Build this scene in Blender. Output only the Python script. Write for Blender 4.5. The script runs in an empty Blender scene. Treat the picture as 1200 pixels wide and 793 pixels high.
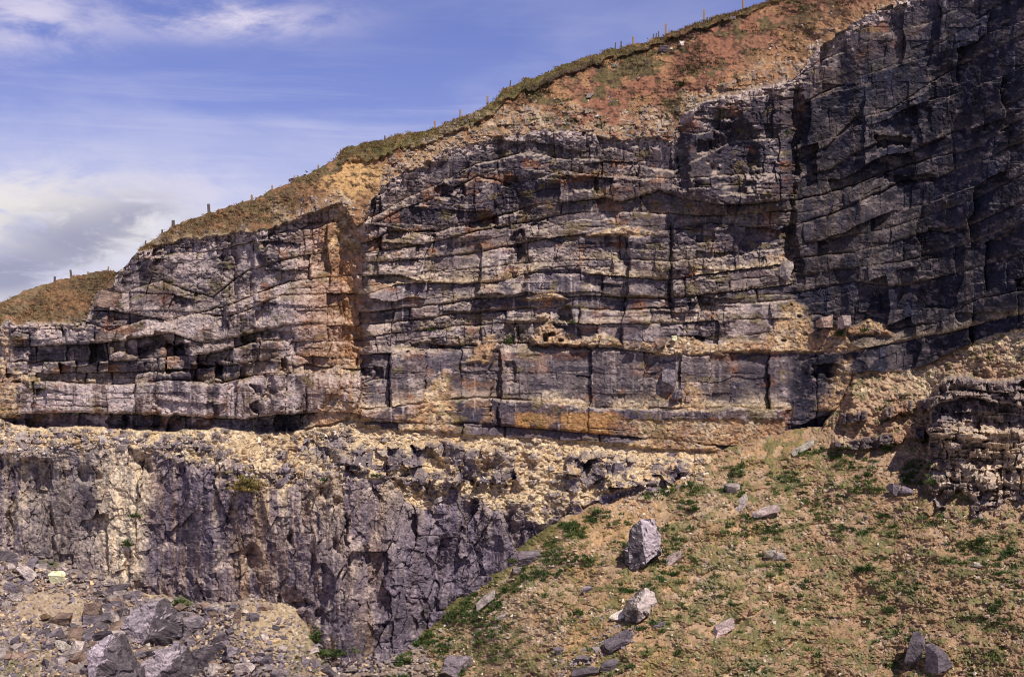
import bpy, bmesh, math, random
import numpy as np
from mathutils import Vector, Matrix
random.seed(7); rng = np.random.default_rng(11)
F = np.float32
scene = bpy.context.scene
COL = scene.collection
FP = 1600.0          # focal length in units of a 1200-wide frame
CU, CV = 600.0, 396.5

# ------------------------------------------------------------------ camera
cam_d = bpy.data.cameras.new('camera'); cam = bpy.data.objects.new('camera', cam_d); COL.objects.link(cam)
cam.location = (0, 0, 0); cam.rotation_euler = (math.radians(90), 0, 0)
cam_d.sensor_width = 36; cam_d.lens = 36*FP/1200; cam_d.clip_end = 20000; cam_d.clip_start = 0.5
scene.camera = cam

# ------------------------------------------------------------------ noise tools (numpy)
def hsh(ix, iy, s=0):
    h = ix.astype(np.int32).view(np.uint32)*np.uint32(374761393)+iy.astype(np.int32).view(np.uint32)*np.uint32(668265263)+np.uint32((int(s)*2246822519) & 0xFFFFFFFF)
    h ^= h >> np.uint32(13); h *= np.uint32(1274126177); h ^= h >> np.uint32(16); h *= np.uint32(2654435761); h ^= h >> np.uint32(15)
    return (h & np.uint32(0xFFFFFF)).astype(F)*F(1/0xFFFFFF)
def vn(x, y, s=0):
    x = np.asarray(x, F); y = np.asarray(y, F)
    x, y = np.broadcast_arrays(x, y)
    ix = np.floor(x); iy = np.floor(y); fx = x-ix; fy = y-iy
    ix = ix.astype(np.int32); iy = iy.astype(np.int32)
    ux = fx*fx*fx*(fx*(fx*6-15)+10); uy = fy*fy*fy*(fy*(fy*6-15)+10)
    a = hsh(ix, iy, s); b = hsh(ix+1, iy, s); c = hsh(ix, iy+1, s); d = hsh(ix+1, iy+1, s)
    return (a+(b-a)*ux)*(1-uy)+(c+(d-c)*ux)*uy           # 0..1
def fbm(x, y, o=4, s=0, g=0.5):
    x = np.asarray(x, F); y = np.asarray(y, F)
    t = 0; a = 1; n = 0
    for i in range(o):
        t = t+a*vn(x, y, s+i*17); n += a; a *= g
        x, y = (x*1.6-y*1.2+3.1), (x*1.2+y*1.6+7.7)
    return t/n
def afbm(x, y, o=4, s=0, g=0.5):                       # keeps its stretch direction
    t = 0; a = 1; n = 0
    for i in range(o):
        t = t+a*vn(x, y, s+i*17); n += a; a *= g
        x = x*2.03+5.3; y = y*2.03+1.9
    return t/n
def worley(x, y, s=0, cheb=False):
    x = np.asarray(x, F); y = np.asarray(y, F); x, y = np.broadcast_arrays(x, y)
    ix = np.floor(x).astype(np.int32); iy = np.floor(y).astype(np.int32)
    f1 = np.full(x.shape, 9, F); f2 = np.full(x.shape, 9, F)
    bx = np.zeros(x.shape, np.int32); by = np.zeros(x.shape, np.int32); dx0 = np.zeros(x.shape, F); dy0 = np.zeros(x.shape, F)
    for i in (-1, 0, 1):
        for j in (-1, 0, 1):
            cx = ix+i; cy = iy+j
            px = cx.astype(F)+hsh(cx, cy, s+1); py = cy.astype(F)+hsh(cx, cy, s+2)
            dx = x-px; dy = y-py; d = np.maximum(np.abs(dx), np.abs(dy)) if cheb else np.sqrt(dx*dx+dy*dy)
            m = d < f1
            f2 = np.where(m, f1, np.minimum(f2, d)); f1 = np.where(m, d, f1)
            bx = np.where(m, cx, bx); by = np.where(m, cy, by); dx0 = np.where(m, dx, dx0); dy0 = np.where(m, dy, dy0)
    return f1, f2, bx, by, dx0, dy0
def facets(x, y, s=0, tilt=1.0, cheb=False):
    f1, f2, bx, by, dx, dy = worley(x, y, s, cheb)
    r = hsh(bx, by, s+5)-.5; gx = hsh(bx, by, s+6)-.5; gy = hsh(bx, by, s+7)-.5
    return r+tilt*(gx*dx+gy*dy)*2, f2-f1, hsh(bx, by, s+8)
def brick(x, y, s=0, tilt=1.0):
    """squared blocks: rows of uneven blocks, each with its own set-back and tilt"""
    x = np.asarray(x, F); y = np.asarray(y, F)
    def yb(i): return i.astype(F)+.7*(hsh(i, i*0, s+1)-.5)
    iy = np.floor(y).astype(np.int32); iy = np.where(y < yb(iy), iy-1, iy); iy = np.where(y >= yb(iy+1), iy+1, iy)
    xx = x+hsh(iy, iy*0+5, s+2)*9
    def xb(i): return i.astype(F)+.7*(hsh(i, iy, s+3)-.5)
    ix = np.floor(xx).astype(np.int32); ix = np.where(xx < xb(ix), ix-1, ix); ix = np.where(xx >= xb(ix+1), ix+1, ix)
    dx = xx-(xb(ix)+xb(ix+1))*.5; dy = y-(yb(iy)+yb(iy+1))*.5
    ex = np.minimum(xx-xb(ix), xb(ix+1)-xx); ey = np.minimum(y-yb(iy), yb(iy+1)-y)
    r = hsh(ix, iy, s+5)-.5
    return r+tilt*((hsh(ix, iy, s+6)-.5)*dx+(hsh(ix, iy, s+7)-.5)*dy)*1.6, np.minimum(ex, ey), hsh(ix, iy, s+8)
def ss(a, b, x):
    t = np.clip((x-a)/(b-a), 0, 1); return t*t*(3-2*t)
def curve(pts):
    p = np.array(pts, float)
    return lambda u: np.interp(u, p[:, 0], p[:, 1]).astype(F)
def lin(r, g, b):
    return np.array([((c/255)/12.92 if c/255 <= .04045 else ((c/255+.055)/1.055)**2.4) for c in (r, g, b)], F)
def mixc(c, col, m):
    m = np.clip(m, 0, 1)[..., None]; return c*(1-m)+np.asarray(col, F)*m
def blob(u, v, cu, cv, ru, rv, soft=.35):
    q = np.sqrt(((u-cu)/ru)**2+((v-cv)/rv)**2)
    return 1-ss(1-soft, 1+soft, q)

# ------------------------------------------------------------------ outline curves (where each part of the quarry begins and ends)
SK = curve([(-300,420),(-100,385),(0,353),(20,345),(60,331),(85,324),(140,316),(165,292),(200,266),(245,250),(300,233),(340,213),(380,194),(410,172),(440,164),(500,153),(540,136),(580,118),(590,104),(640,85),(700,62),(760,47),(780,41),(850,17),(900,2),(920,-6),(1000,-38),(1200,-120),(1500,-230)])
TP = curve([(-300,400),(0,383),(10,376),(100,377),(112,352),(133,335),(137,312),(150,298),(180,294),(215,280),(260,274),(330,262),(370,248),(400,240),(418,262),(430,252),(436,235),(446,222),(470,203),(500,190),(520,176),(560,166),(600,156),(630,147),(650,150),(700,157),(760,160),(788,165),(800,132),(830,116),(870,108),(905,100),(925,95),(945,76),(960,56),(1000,24),(1060,2),(1080,-8),(1200,-70),(1500,-190)])
MM = curve([(-300,480),(0,490),(30,500),(120,499),(200,505),(260,501),(300,506),(350,505),(415,490),(430,500),(520,508),(600,512),(680,517),(760,525),(800,528),(870,534),(940,536),(970,490),(985,472),(1000,438),(1060,434),(1085,429),(1130,406),(1160,393),(1200,386),(1500,340)])
NN = curve([(-300,545),(0,533),(60,528),(130,520),(200,538),(280,552),(330,562),(400,556),(440,572),(480,586),(520,588),(600,598),(650,606),(700,590),(780,572),(850,548),(950,535),(1000,530),(1060,530),(1500,530)])
YL = curve([(-300,172),(0,150),(120,147),(250,143),(385,138.5),(415,138),(440,140),(500,142.5),(600,143),(700,143),(850,142),(950,141),(1000,138),(1050,135),(1100,131),(1150,129),(1200,127),(1225,127),(1500,142)])
YM = curve([(-300,178),(0,155),(120,152),(250,148.5),(385,144.5),(415,144),(440,144.5),(600,148.5),(700,148),(850,146.5),(925,147),(985,146.5),(1050,144),(1100,141),(1200,133),(1225,133),(1500,152)])

# ------------------------------------------------------------------ the rock sheet, from the crest of the hill down to the pit
us = np.concatenate([np.linspace(-300, -16, 60), np.arange(-14, 1215, 0.95), np.linspace(1218, 1500, 60)]).astype(F)
NR = 960
VB = 830.0
S = SK(us)+(fbm(us/14, us*0+3, 3, 5)-.5)*6+(vn(us/3.5, us*0, 9)-.5)*2.4
tt = np.linspace(0, 1, NR).astype(F)[:, None]
U = np.broadcast_to(us[None, :], (NR, len(us))).astype(F)
V = (S[None, :]+tt*(VB-S[None, :])).astype(F)
wob = (fbm(U/45, V/45, 3, 21)-.5)
wob2 = (fbm(U/9, V/9, 3, 22)-.5)
T = TP(us)[None, :]+wob*14+wob2*8
M = MM(us)[None, :]+wob2*5
N = NN(us)[None, :]+wob*46+wob2*12
ym = YM(us)[None, :]; yl = YL(us)[None, :]
Ssk = S[None, :]
# base depth
Y = np.where(V > N, yl-0.010*(V-N), 0)
fr = np.clip((V-M)/np.maximum(N-M, 4), 0, 1)
Yb = ym+(yl-ym)*fr
Yf = ym+0.013*np.maximum(M-V, 0)
Yt = ym+0.013*np.maximum(M-T, 0)
ug = np.arange(-300, 1501, 2.0); kk = np.exp(-(np.arange(-60, 61, 2.0)/24)**2); kk /= kk.sum()
TS = np.interp(us, ug, np.convolve(np.pad(TP(ug), 30, mode='edge'), kk, 'valid')).astype(F)[None, :]
MS = np.interp(us, ug, np.convolve(np.pad(MM(ug), 30, mode='edge'), kk, 'valid')).astype(F)[None, :]
Yh = ym+.013*(MS-TS)+0.110*np.maximum(TS-V, -14)+0.0006*np.maximum(TS-V, 0)**1.5
Y = np.where(V > N, Y, np.where(V > M, Yb, np.where(V > T, Yf, Yh))).astype(F)
hill = ss(-2, 2, T-V)                 # 1 on the hillside
face = (1-hill)*ss(-1.5, 1.5, M-V)    # 1 on the upper face
bench = (1-hill)*(1-face)*ss(-3, 3, N-V)
low = (1-hill)*(1-face)*(1-bench)

# big buttresses and gullies
g = 3.0*ss(335, 410, U)*(1-ss(416, 434, U+wob2*6+(V-330)*-.03))*(1-ss(425, 447, V+wob2*14))*ss(190, 260, V+0*U)
Y += g*face
Y += (1-hill)*face*(-2.4)*ss(790, 812, U+wob2*8)*(1-ss(915, 930, U))*(1-ss(225, 262, V+wob2*18))
Y += face*1.4*np.exp(-((U-929+wob2*10+(V-200)*.04)/5.5)**2)*ss(80, 120, V)*(1-ss(300, 345, V))
Y += face*2.2*blob(U+wob2*14, V+wob2*14, 862, 190, 24, 44)*1.0
Y += face*1.6*blob(U+wob2*10, V+wob2*10, 608, 312, 12, 26)
Y += face*1.0*np.exp(-((U-786+wob2*5)/2.2)**2)*ss(258, 272, V)*(1-ss(350, 372, V))
Y += face*1.2*np.exp(-((U-275+wob2*8)/3.5)**2)*ss(285, 300, V)*(1-ss(340, 400, V))
Y += face*1.2*np.exp(-((U-584+wob*8)/7)**2)*ss(150, 160, V)*(1-ss(190, 215, V))

# --- beds: lines between layers, one list per part of the face
LA = [[(0,300),(135,318),(180,300),(220,297),(260,292),(330,272),(400,256),(430,256)],
 [(0,330),(130,345),(190,330),(250,348),(290,318),(350,300),(430,290)],
 [(0,360),(130,364),(200,374),(270,356),(340,330),(430,322)],
 [(0,374),(100,376),(130,388),(170,374),(215,368),(270,370),(330,348),(430,345)],
 [(-300,420),(0,404),(30,406),(100,402),(180,393),(200,390),(240,402),(280,395),(330,382),(360,380),(430,381)],
 [(-300,432),(0,425),(150,421),(250,415),(300,402),(430,400)],
 [(-300,440),(0,437),(150,436),(250,432),(340,418),(430,420)],
 [(-300,450),(0,447),(60,446),(130,451),(200,446),(260,450),(300,441),(340,436),(400,436),(430,432)],
 [(-300,486),(0,486),(50,483),(140,483),(200,487),(290,491),(330,484),(380,482),(430,486)]]
PA = [(20,.8,.5,0,0),(30,1.3,.7,.1,.1),(36,1.3,.9,.2,.2),(30,1.1,.6,.15,.2),(40,1.3,.8,.75,.3),(30,2.0,1.0,-.35,.2),(22,1.8,.9,-.1,.2),(26,1.8,.9,-.45,.5),(44,.9,1.1,1.1,.1),(36,.8,.7,-.9,.3)]
LB = [[(430,258),(470,236),(512,216),(560,192),(620,177),(660,186),(720,190),(790,200),(860,165),(930,160)],
 [(430,268),(470,246),(512,232),(560,206),(600,214),(660,200),(700,208),(790,210),(850,205),(930,205)],
 [(430,284),(457,272),(508,271),(540,263),(580,254),(648,238),(707,231),(728,236),(773,222),(800,232),(850,240),(930,235)],
 [(430,296),(500,286),(560,272),(600,264),(650,250),(680,247),(740,248),(780,252),(840,252),(930,248)],
 [(430,310),(500,303),(560,296),(610,284),(655,276),(740,273),(785,278),(800,270),(850,266),(930,262)],
 [(430,326),(490,324),(520,317),(560,313),(620,307),(700,303),(785,307),(830,301),(930,290)],
 [(430,345),(465,334),(530,332),(580,329),(620,320),(700,322),(785,327),(850,319),(930,310)],
 [(430,365),(500,360),(560,350),(620,347),(700,345),(785,350),(850,342),(930,332)],
 [(430,380),(500,372),(560,365),(620,361),(660,358),(700,364),(785,362),(820,358),(930,350)],
 [(430,395),(500,386),(560,380),(620,378),(700,380),(785,380),(850,374),(930,372)],
 [(430,415),(500,412),(520,408),(580,404),(640,402),(700,407),(780,413),(820,416),(880,411),(930,408),(990,404)],
 [(430,478),(520,471),(560,468),(640,471),(700,478),(790,480),(860,478),(990,482)],
 [(430,494),(520,497),(600,500),(660,504),(700,508),(770,514),(860,522),(945,526),(990,527)]]
PB = [(40,.7,.3,-.3,.1),(70,1.2,.5,.35,.1),(64,1.3,.9,.65,.15),(66,1.3,1.1,-.05,.2),(56,1.0,.4,-.05,.25),(70,.7,.4,-.2,.3),(120,.35,.5,.3,.9),(80,.6,.8,.45,.3),(70,.5,.9,.2,.2),(44,.9,.5,.3,.5),(48,1.0,.8,.15,.5),(40,1.5,.9,.1,.9),(82,.55,.75,1.25,0),(22,.8,.9,.55,.1),(62,.5,.8,1.75,.1)]
LC = [[(920,100),(960,72),(1040,40),(1085,28),(1140,0),(1300,-60)],
 [(920,135),(960,112),(1010,90),(1060,72),(1100,52),(1200,-10),(1300,-50)],
 [(920,195),(970,172),(1000,140),(1040,130),(1100,92),(1150,64),(1200,40),(1500,-60)],
 [(920,215),(975,200),(1000,182),(1036,164),(1080,172),(1110,158),(1150,140),(1200,115),(1500,20)],
 [(920,238),(985,222),(1030,205),(1070,192),(1140,176),(1200,140),(1500,60)],
 [(920,268),(975,250),(1020,230),(1060,212),(1100,208),(1140,192),(1200,166),(1500,90)],
 [(920,290),(985,280),(1040,268),(1090,252),(1140,236),(1200,205),(1500,140)],
 [(920,305),(1000,297),(1060,282),(1090,270),(1110,272),(1150,258),(1200,235),(1500,170)],
 [(920,325),(1000,314),(1060,306),(1130,288),(1200,262),(1500,200)],
 [(920,345),(1000,330),(1060,334),(1130,318),(1200,300),(1500,240)],
 [(920,375),(960,370),(1000,384),(1050,386),(1100,378),(1150,350),(1200,340),(1500,290)],
 [(920,402),(1000,410),(1060,398),(1120,386),(1160,376),(1200,368),(1500,320)]]
PC = [(50,.6,.4,-.4,.1),(90,.8,.5,0,.1),(110,1.0,.7,.15,.1),(110,1.3,1.0,.05,.1),(110,1.3,1.1,.25,.1),(120,1.0,.8,.2,.1),(100,1.0,.6,.1,.1),(120,.8,.8,.2,.1),(140,.6,1.0,.3,.1),(120,.6,.5,.2,.1),(80,.8,.8,.1,.1),(90,.6,1.0,.55,.5),(120,.4,.6,.3,.4)]
def beds(Lp, P, zu0, zu1, seed):
    """relief of layered, jointed rock: returns depth towards the viewer, block tone, bed tone, crack mask, index"""
    sel = np.where((us > zu0-26) & (us < zu1+26))[0]; i0, i1 = sel[0], sel[-1]+1
    r0 = 0
    u = U[:, i0:i1]; v = V[:, i0:i1]
    w = (fbm(u/70, v/40, 3, seed)-.5)*3.2+(fbm(u/9, v/8, 3, seed+1)-.5)*2.6
    vw = v+w
    lines = [curve(l)(us[i0:i1])[None, :]+(vn(us[i0:i1]/70, us[i0:i1]*0+k*3.3, seed+90)[None, :]-.5)*3 for k, l in enumerate(Lp)]
    k = np.zeros(u.shape, np.int64); top = np.full(u.shape, -999, F); bot = np.full(u.shape, 9999, F)
    mono = None
    for q, l in enumerate(lines):
        l = l if mono is None else np.maximum(l, mono+2); mono = l
        m = vw > l
        k += m; top = np.where(m, l, top); bot = np.where((~m) & (bot > 9000), l, bot)
    Pm = np.array(P, F)
    wd = Pm[k, 0]; amp = Pm[k, 1]; cd = Pm[k, 2]; off = Pm[k, 3]
    s = np.minimum(vw-top, 60); e = np.minimum(bot-vw, 60)
    # vertical joints
    uw = u+(fbm(v/16, u/50, 3, seed+3)-.5)*4.5+(vn(u/4, v/4, seed+4)-.5)*1.6
    j = uw/wd+k*7.31+seed
    i = np.floor(j).astype(np.int64)
    def bnd(ii): return ii.astype(F)+.75*(hsh(ii, k, seed+5)-.5)
    i = np.where(j < bnd(i), i-1, i); i = np.where(j >= bnd(i+1), i+1, i)
    b0 = bnd(i); b1 = bnd(i+1)
    dl = (j-b0)*wd; dr = (b1-j)*wd
    st = np.where(dl < dr, hsh(i, k, seed+6), hsh(i+1, k, seed+6))
    dj = np.minimum(dl, dr)
    r = hsh(i, k, seed+7); r2 = hsh(i, k, seed+8)-.5; r3 = hsh(i, k, seed+9)
    # a thinner set of partings inside each bed
    hgt = np.clip(bot-top, 4, 80)
    ns = np.maximum(1, np.round(hgt/np.where(hgt > 40, 24+14*r3, 7+10*r3)))
    q = np.clip((vw-top)/hgt, 0, .999)*ns+(vn(u/20, v/20, seed+11)-.5)*.2
    qi = np.floor(q).astype(np.int64); qf = q-qi
    h_ = hgt/ns
    ds = np.minimum(qf, 1-qf)*h_
    ron = hsh(qi+i*13, k, seed+12); rs = hsh(qi+i*29, k+3, seed+13)-.5
    rr_ = (r-.5)*2; d = off+amp*(rr_*.22+rr_**3*.5)+amp*(.06 if seed == 303 else .32)*rs*(ron > .6)+amp*r2*((j-(b0+b1)*.5))*.8+amp*.6*(hsh(i, k, seed+19)-.5)*np.clip((vw-top)/hgt-.5, -.5, .5)
    jon = ss(*((.40, .70) if seed == 101 else (.50, .80)), st)*ss(.35, .6, fbm(u/26, v/18, 2, seed+31)+.05)
    d -= cd*.55*np.exp(-(dj/1.15)**2)*jon
    linecr = .12+.88*ss(.42, .72, fbm(u/46, v/200, 3, seed+30))
    d -= cd*.8*linecr*np.exp(-(np.maximum(e, 0)/1.5)**2)
    d -= .22*np.minimum(1, cd/.55)*np.exp(-(np.maximum(s, 0)/2.0))
    d -= .22*np.exp(-(ds/.9)**2)*(ron > (.9 if seed == 303 else .70))*ss(.35, .6, vn(u/24, v/30, seed+33))
    d -= .12*np.minimum(1, cd/.55)*np.exp(-np.minimum(dj+3*(1-jon), np.minimum(s, e))/2.2)
    crack = np.maximum(np.exp(-(dj/1.2)**2)*jon, np.exp(-(np.maximum(e, 0)/1.4)**2))
    ua = u+wob2[:, i0:i1]*9+wob[:, i0:i1]*16+np.clip((v-330)*.045, -8, 8)
    wgt = ss(zu0-1.5, zu0+1.5, ua)*(1-ss(zu1-1.5, zu1+1.5, ua))
    return i0, i1, d, r3, r, crack, k, s, e, wgt, Pm[k, 4]
D = np.zeros(U.shape, F); TONE = np.full(U.shape, .5, F); CR = np.zeros(U.shape, F); BK = np.zeros(U.shape, np.int64); LEDGE = np.zeros(U.shape, F); R1 = np.full(U.shape, .5, F)
for (Lp, P, z0, z1, sd) in ((LA, PA, -310, 424, 101), (LB, PB, 424, 930, 202), (LC, PC, 930, 1510, 303)):
    i0, i1, d, r3, r, cr, k, s, e, w, led = beds(Lp, P, z0, z1, sd)
    if z1 == 1510: d = d*.68
    D[:, i0:i1] += d*w; TONE[:, i0:i1] = TONE[:, i0:i1]*(1-w)+r3*w; R1[:, i0:i1] = R1[:, i0:i1]*(1-w)+r*w
    CR[:, i0:i1] = np.maximum(CR[:, i0:i1], cr*w)
    BK[:, i0:i1] = np.where(w > .5, k+(0 if z0 < 0 else 20 if z0 < 900 else 40), BK[:, i0:i1])
    # debris lying at the foot of a bed, on the top of the bed below
    L_ = led*np.exp(-np.maximum(e, 0)/(3+9*vn(U[:, i0:i1]/26, V[:, i0:i1]/60, sd+40)))*ss(.25, .6, vn(U[:, i0:i1]/32, V[:, i0:i1]/16, sd+41)+.12)
    LEDGE[:, i0:i1] = np.maximum(LEDGE[:, i0:i1], L_*w)
D += LEDGE*.55*face
# roughness: flat facets at three sizes
f30, g30, h30 = brick(U/32+wob*.35, V/26+wob*.25, 51, 1.2)
f12, g12, h12 = brick(U/13+wob2*.4, V/12+wob2*.4+wob*.5, 52, 1.4)
f5, g5, h5 = facets(U/4.6, V/3.6, 53, 1.2)
n_br = fbm(U/30, V/30, 2, 56)
upr = np.maximum(.38*(1-ss(400, 425, U)), ss(.40, .62, fbm(U/90, V/60, 3, 54)+.10*(1-ss(240, 280, V))*ss(430, 440, U))*(1-.75*ss(925, 950, U))*(1-.85*ss(404, 412, V)*ss(430, 440, U)))
Cw = ss(920, 960, U)
D += face*(f30*.46*(.25+1.0*upr)+f12*.20*(.08+1.0*upr)*(1-.7*Cw)+f5*.10*(.5+upr))
fb = brick(U/52+wob*.4, V/40-U/500+wob*.3, 55, 1.3)
fc = brick(U/58+wob*.4, (V+.36*(U-925))/62+wob*.3, 57, 1.6)
fd = brick(U/26+wob*.3, (V+.36*(U-925))/22+wob*.3, 58, 1.3)
D += face*(upr*(1-Cw)*fb[0]*.8+Cw*(fc[0]*1.5+fd[0]*.14)+(1-Cw)*1.7*brick(U/95+wob*.3, V/85+wob*.3, 59, .8)[0]*(1-ss(404, 414, V)*ss(430, 440, U))*(1-ss(440, 450, V)*(1-ss(405, 430, U))))
# strong roughness in the crumbly uppermost part
crumb = face*(1-ss(3, 20, V-T))
D += crumb*(f12*.42+f5*.22)
# dark hollows under roofs (u0,u1,v0,v1,depth)
for (a, b, c, d_, dep) in [(107,123,403,424,2.3),(132,148,398,414,1.2),(148,181,394,414,1.9),(182,202,390,405,1.8),(196,222,404,432,1.5),(224,262,428,446,1.7),(203,216,402,408,1.0),
        (282,300,392,402,1.6),(300,318,384,392,.9),(328,344,390,398,.9),(311,322,440,462,1.6),(296,306,452,462,1.2),(296,304,470,484,1.4),(254,260,426,436,1.2),(330,336,420,432,1.3),
        (323,354,485,505,2.2),(198,222,486,510,2.6),(30,56,485,498,1.6),(128,190,484,497,1.7),(590,606,206,216,.9),(440,447,430,450,.9),
        (480,505,402,408,1.0),(655,668,360,374,1.7),(590,604,378,400,.8),(640,650,378,398,1.3),(505,520,404,409,1.0),(575,585,410,500,.8),(594,604,425,450,.7),
        (457,510,271,277,1.0),(563,583,254,263,.9),(512,545,217,230,1.0),(600,615,270,300,.9),(1028,1066,160,172,1.2),(1040,1095,205,214,1.0),(795,806,184,225,.9),(660,700,208,224,1.1),
        (820,836,166,176,1.2),(970,1000,438,452,.7),(952,985,428,438,1.1),(1090,1130,268,276,.7),(1120,1190,366,374,.8)]:
    ed = ss(-1.6, 1.0, U-a+wob2*11)*ss(-1.6, 1.0, b-U-wob2*9)*ss(-1.2, .8, V-c+wob2*7)*ss(-3.5, 1.5, d_-V+wob2*14)
    D -= dep*ed*face
# cones of debris resting on the face: (apex u, apex v, foot v, left slope, right slope)
DEB = np.zeros(U.shape, F)
for (au, av, fv, lw, rw, h) in [(521,438,506,.75,.12,1.0),(806,441,480,.35,.75,1.0),(573,396,424,.95,.12,.6),(742,264,276,5.0,2.6,.5),(640,340,350,2.6,2.2,.5),(700,390,405,2.2,2.4,.7),(640,375,404,.5,.9,.5),(870,393,412,2.6,2.4,1.0),(800,392,415,2.0,2.4,.8),
        (930,352,412,.8,.7,1.2),(972,380,412,1.0,1.2,.9),(990,418,480,.5,.6,1.0),(410,190,300,.20,.03,.7),(398,460,505,1.0,.5,1.2),(905,505,535,1.6,1.2,.8),(790,500,527,2.4,2.0,.6),(20,436,447,2,2,.5),(5,380,490,.1,.14,.9),(1020,372,392,2.0,1.2,.7)]:
    hh = V-av
    wz = wob2*15+wob*16
    m = ss(-4, 3, hh+wz)*ss(-6, 6, hh*lw+(U-au)+2+wz)*ss(-6, 6, hh*rw-(U-au)+2+wz)*(1-ss(-2, 3, V-fv+wob2*5))*ss(.22, .42, vn(U/9, V/7, 62)+.25)
    DEB = np.maximum(DEB, m*face)
DEB = np.maximum(DEB, face*((BK == 32)*ss(716, 745, U+wob2*20)*ss(490, 494, V+wob2*6)*.9))
D = D*(1-DEB*.8)+DEB*(.75+.3*(fbm(U/8, V/8, 3, 61)-.5)+f5*.10)
gm = np.exp(-((U+wob2*10-404)/17)**2)*(1-ss(425, 445, V))
D = D*(1-.6*gm)+gm*(fbm(U/7, V/9, 4, 175)-.5)*1.5
Y -= D*face

# lower wall
n0 = vn(U/30, V/30, 70)
lf40, lg40, lh40 = facets(U/40+wob*.8, V/85, 71, 1.4, True)
lf16, lg16, lh16 = facets(U/12+wob2*.6, V/26, 72, 1.4, True)
lf7, lg7, lh7 = facets(U/5, V/11, 73, 1.3, True)
lf16b = facets(U/15+wob2*1.2, V/19, 77, 1.5)[0]
rib = afbm(U/15+wob*1.3, V/190, 5, 74)-.5
rid = 1-np.abs(afbm(U/15+wob*.4, V/150, 3, 75)*2-1)
big = afbm(U/90, V/260, 2, 76)-.5
rgt = ss(425, 465, U+wob*40)
DL = big*4.4+rib*1.1+lf40*(1.0+.6*rgt)+lf16*(.13+.2*rgt)+lf16b*.30+lf7*.06+f5*.04+(fbm(U/30, V/60, 4, 78)-.5)*1.5+(rid-.7)*.35-.25*np.exp(-(lg40/.02)**2)*rgt
nose = np.exp(-((U-398)/20)**2)*ss(600, 720, V)
DL += nose*2.4+1.0*np.exp(-((U-372)/9)**2)*ss(700, 730, V)
for (cu, cv, ru, rv, dp) in [(295,655,9,14,1.6),(60,625,4,22,1.2),(14,610,5,26,1.2),(352,708,12,5,1.3),(382,576,6,8,1.2),(394,588,5,7,1.2),(395,640,4,7,1.0),(430,650,4,10,1.0),(150,660,5,14,1.0),(172,545,5,9,1.2),(30,536,8,6,1.0),(105,558,12,8,1.2),(375,722,4,10,1.2),(405,620,3,14,.9),(340,630,3,9,.9)]:
    DL -= dp*blob(U+wob2*8, V+wob2*8, cu, cv, ru, rv, .5)
topr = np.exp(-np.maximum(V-N, 0)/16)*(.4+.6*n0)
DL += topr*(lf16*.7+f12*.6+f5*.2)
Y -= low*DL*ss(-2, 14, V-N)

# bench: rubble blocks half buried in pale debris
s1 = worley(U/9.5+wob2*.6, V/7.0, 81); s2 = worley(U/4.2, V/3.4, 82)
r_1 = hsh(s1[2], s1[3], 83); r_2 = hsh(s2[2], s2[3], 84)
dome1 = np.sqrt(np.maximum(0, .36-s1[0]**2))*(r_1 > .55)+(r_1 > .55)*(s1[0] < .6)*(.4*(hsh(s1[2], s1[3], 85)-.5)*s1[4]+.6*(hsh(s1[2], s1[3], 86)-.5)*s1[5])
dome2 = np.sqrt(np.maximum(0, .30-s2[0]**2))*(r_2 > .45)
midrow = bench*ss(-6, 4, V-curve([(400,520),(440,524),(520,520),(600,532),(700,532),(800,545),(900,540)])(us)[None, :]+wob2*14)*(1-ss(-5, 4, V-curve([(400,562),(440,560),(520,578),(600,566),(625,575),(700,572),(760,580),(900,560)])(us)[None, :]+wob2*18))*ss(380, 400, U)*(1-ss(790, 830, U))
midrow *= ss(.36, .5, fbm(U/34, V/60, 3, 87)+.06)
pst = ss(.42, .60, fbm(U/24, V/13, 3, 162)+.12*ss(.25, .6, fr)-.10*(fr < .18))
DBn = (dome1*.8+dome2*.4)*pst+(fbm(U/22, V/14, 4, 88)-.5)*.9+(fbm(U/4.5, V/3.2, 3, 164)-.5)*.55+f5*.16
DBm = facets(U/20+wob2*.6, V/18, 94, 1.5, True)[0]*1.5+f12*.35+f5*.08+1.25
leftrub = bench*(1-ss(395, 420, U))*ss(.60, .76, fbm(U/26, V/14, 4, 89)+.40*fr-.04)
D3 = DBn*(1-midrow)+midrow*DBm+leftrub*(f12*.6+lf7*.35)
# thin beds sticking out of the debris on the right
def strip(pts_top, h, u0, u1):
    l = curve(pts_top)(us)[None, :]+wob2*5
    return ss(-1, 1, V-l)*ss(-1.2, 1.2, l+h-V)*ss(-2, 2, U-u0+wob2*10)*ss(-2, 2, u1-U+wob2*10)
st1 = strip([(900,492),(960,486),(1030,480),(1065,470),(1095,466)], 13+wob2*5, 944, 1092)
st2 = strip([(930,527),(980,518),(1040,509),(1070,503),(1100,500)], 13+wob2*5, 958, 1100)
st1 *= ss(.3, .45, vn(U/16, V*0, 91)); st2 *= ss(.25, .4, vn(U/14, V*0+2, 92))
jt = facets(U/15, V*0+.5, 93, .8)
D3 = D3+(st1+st2)*(2.1+jt[0]*1.0+f12*.2)
Y -= bench*D3*(1-.0*fr)

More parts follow.
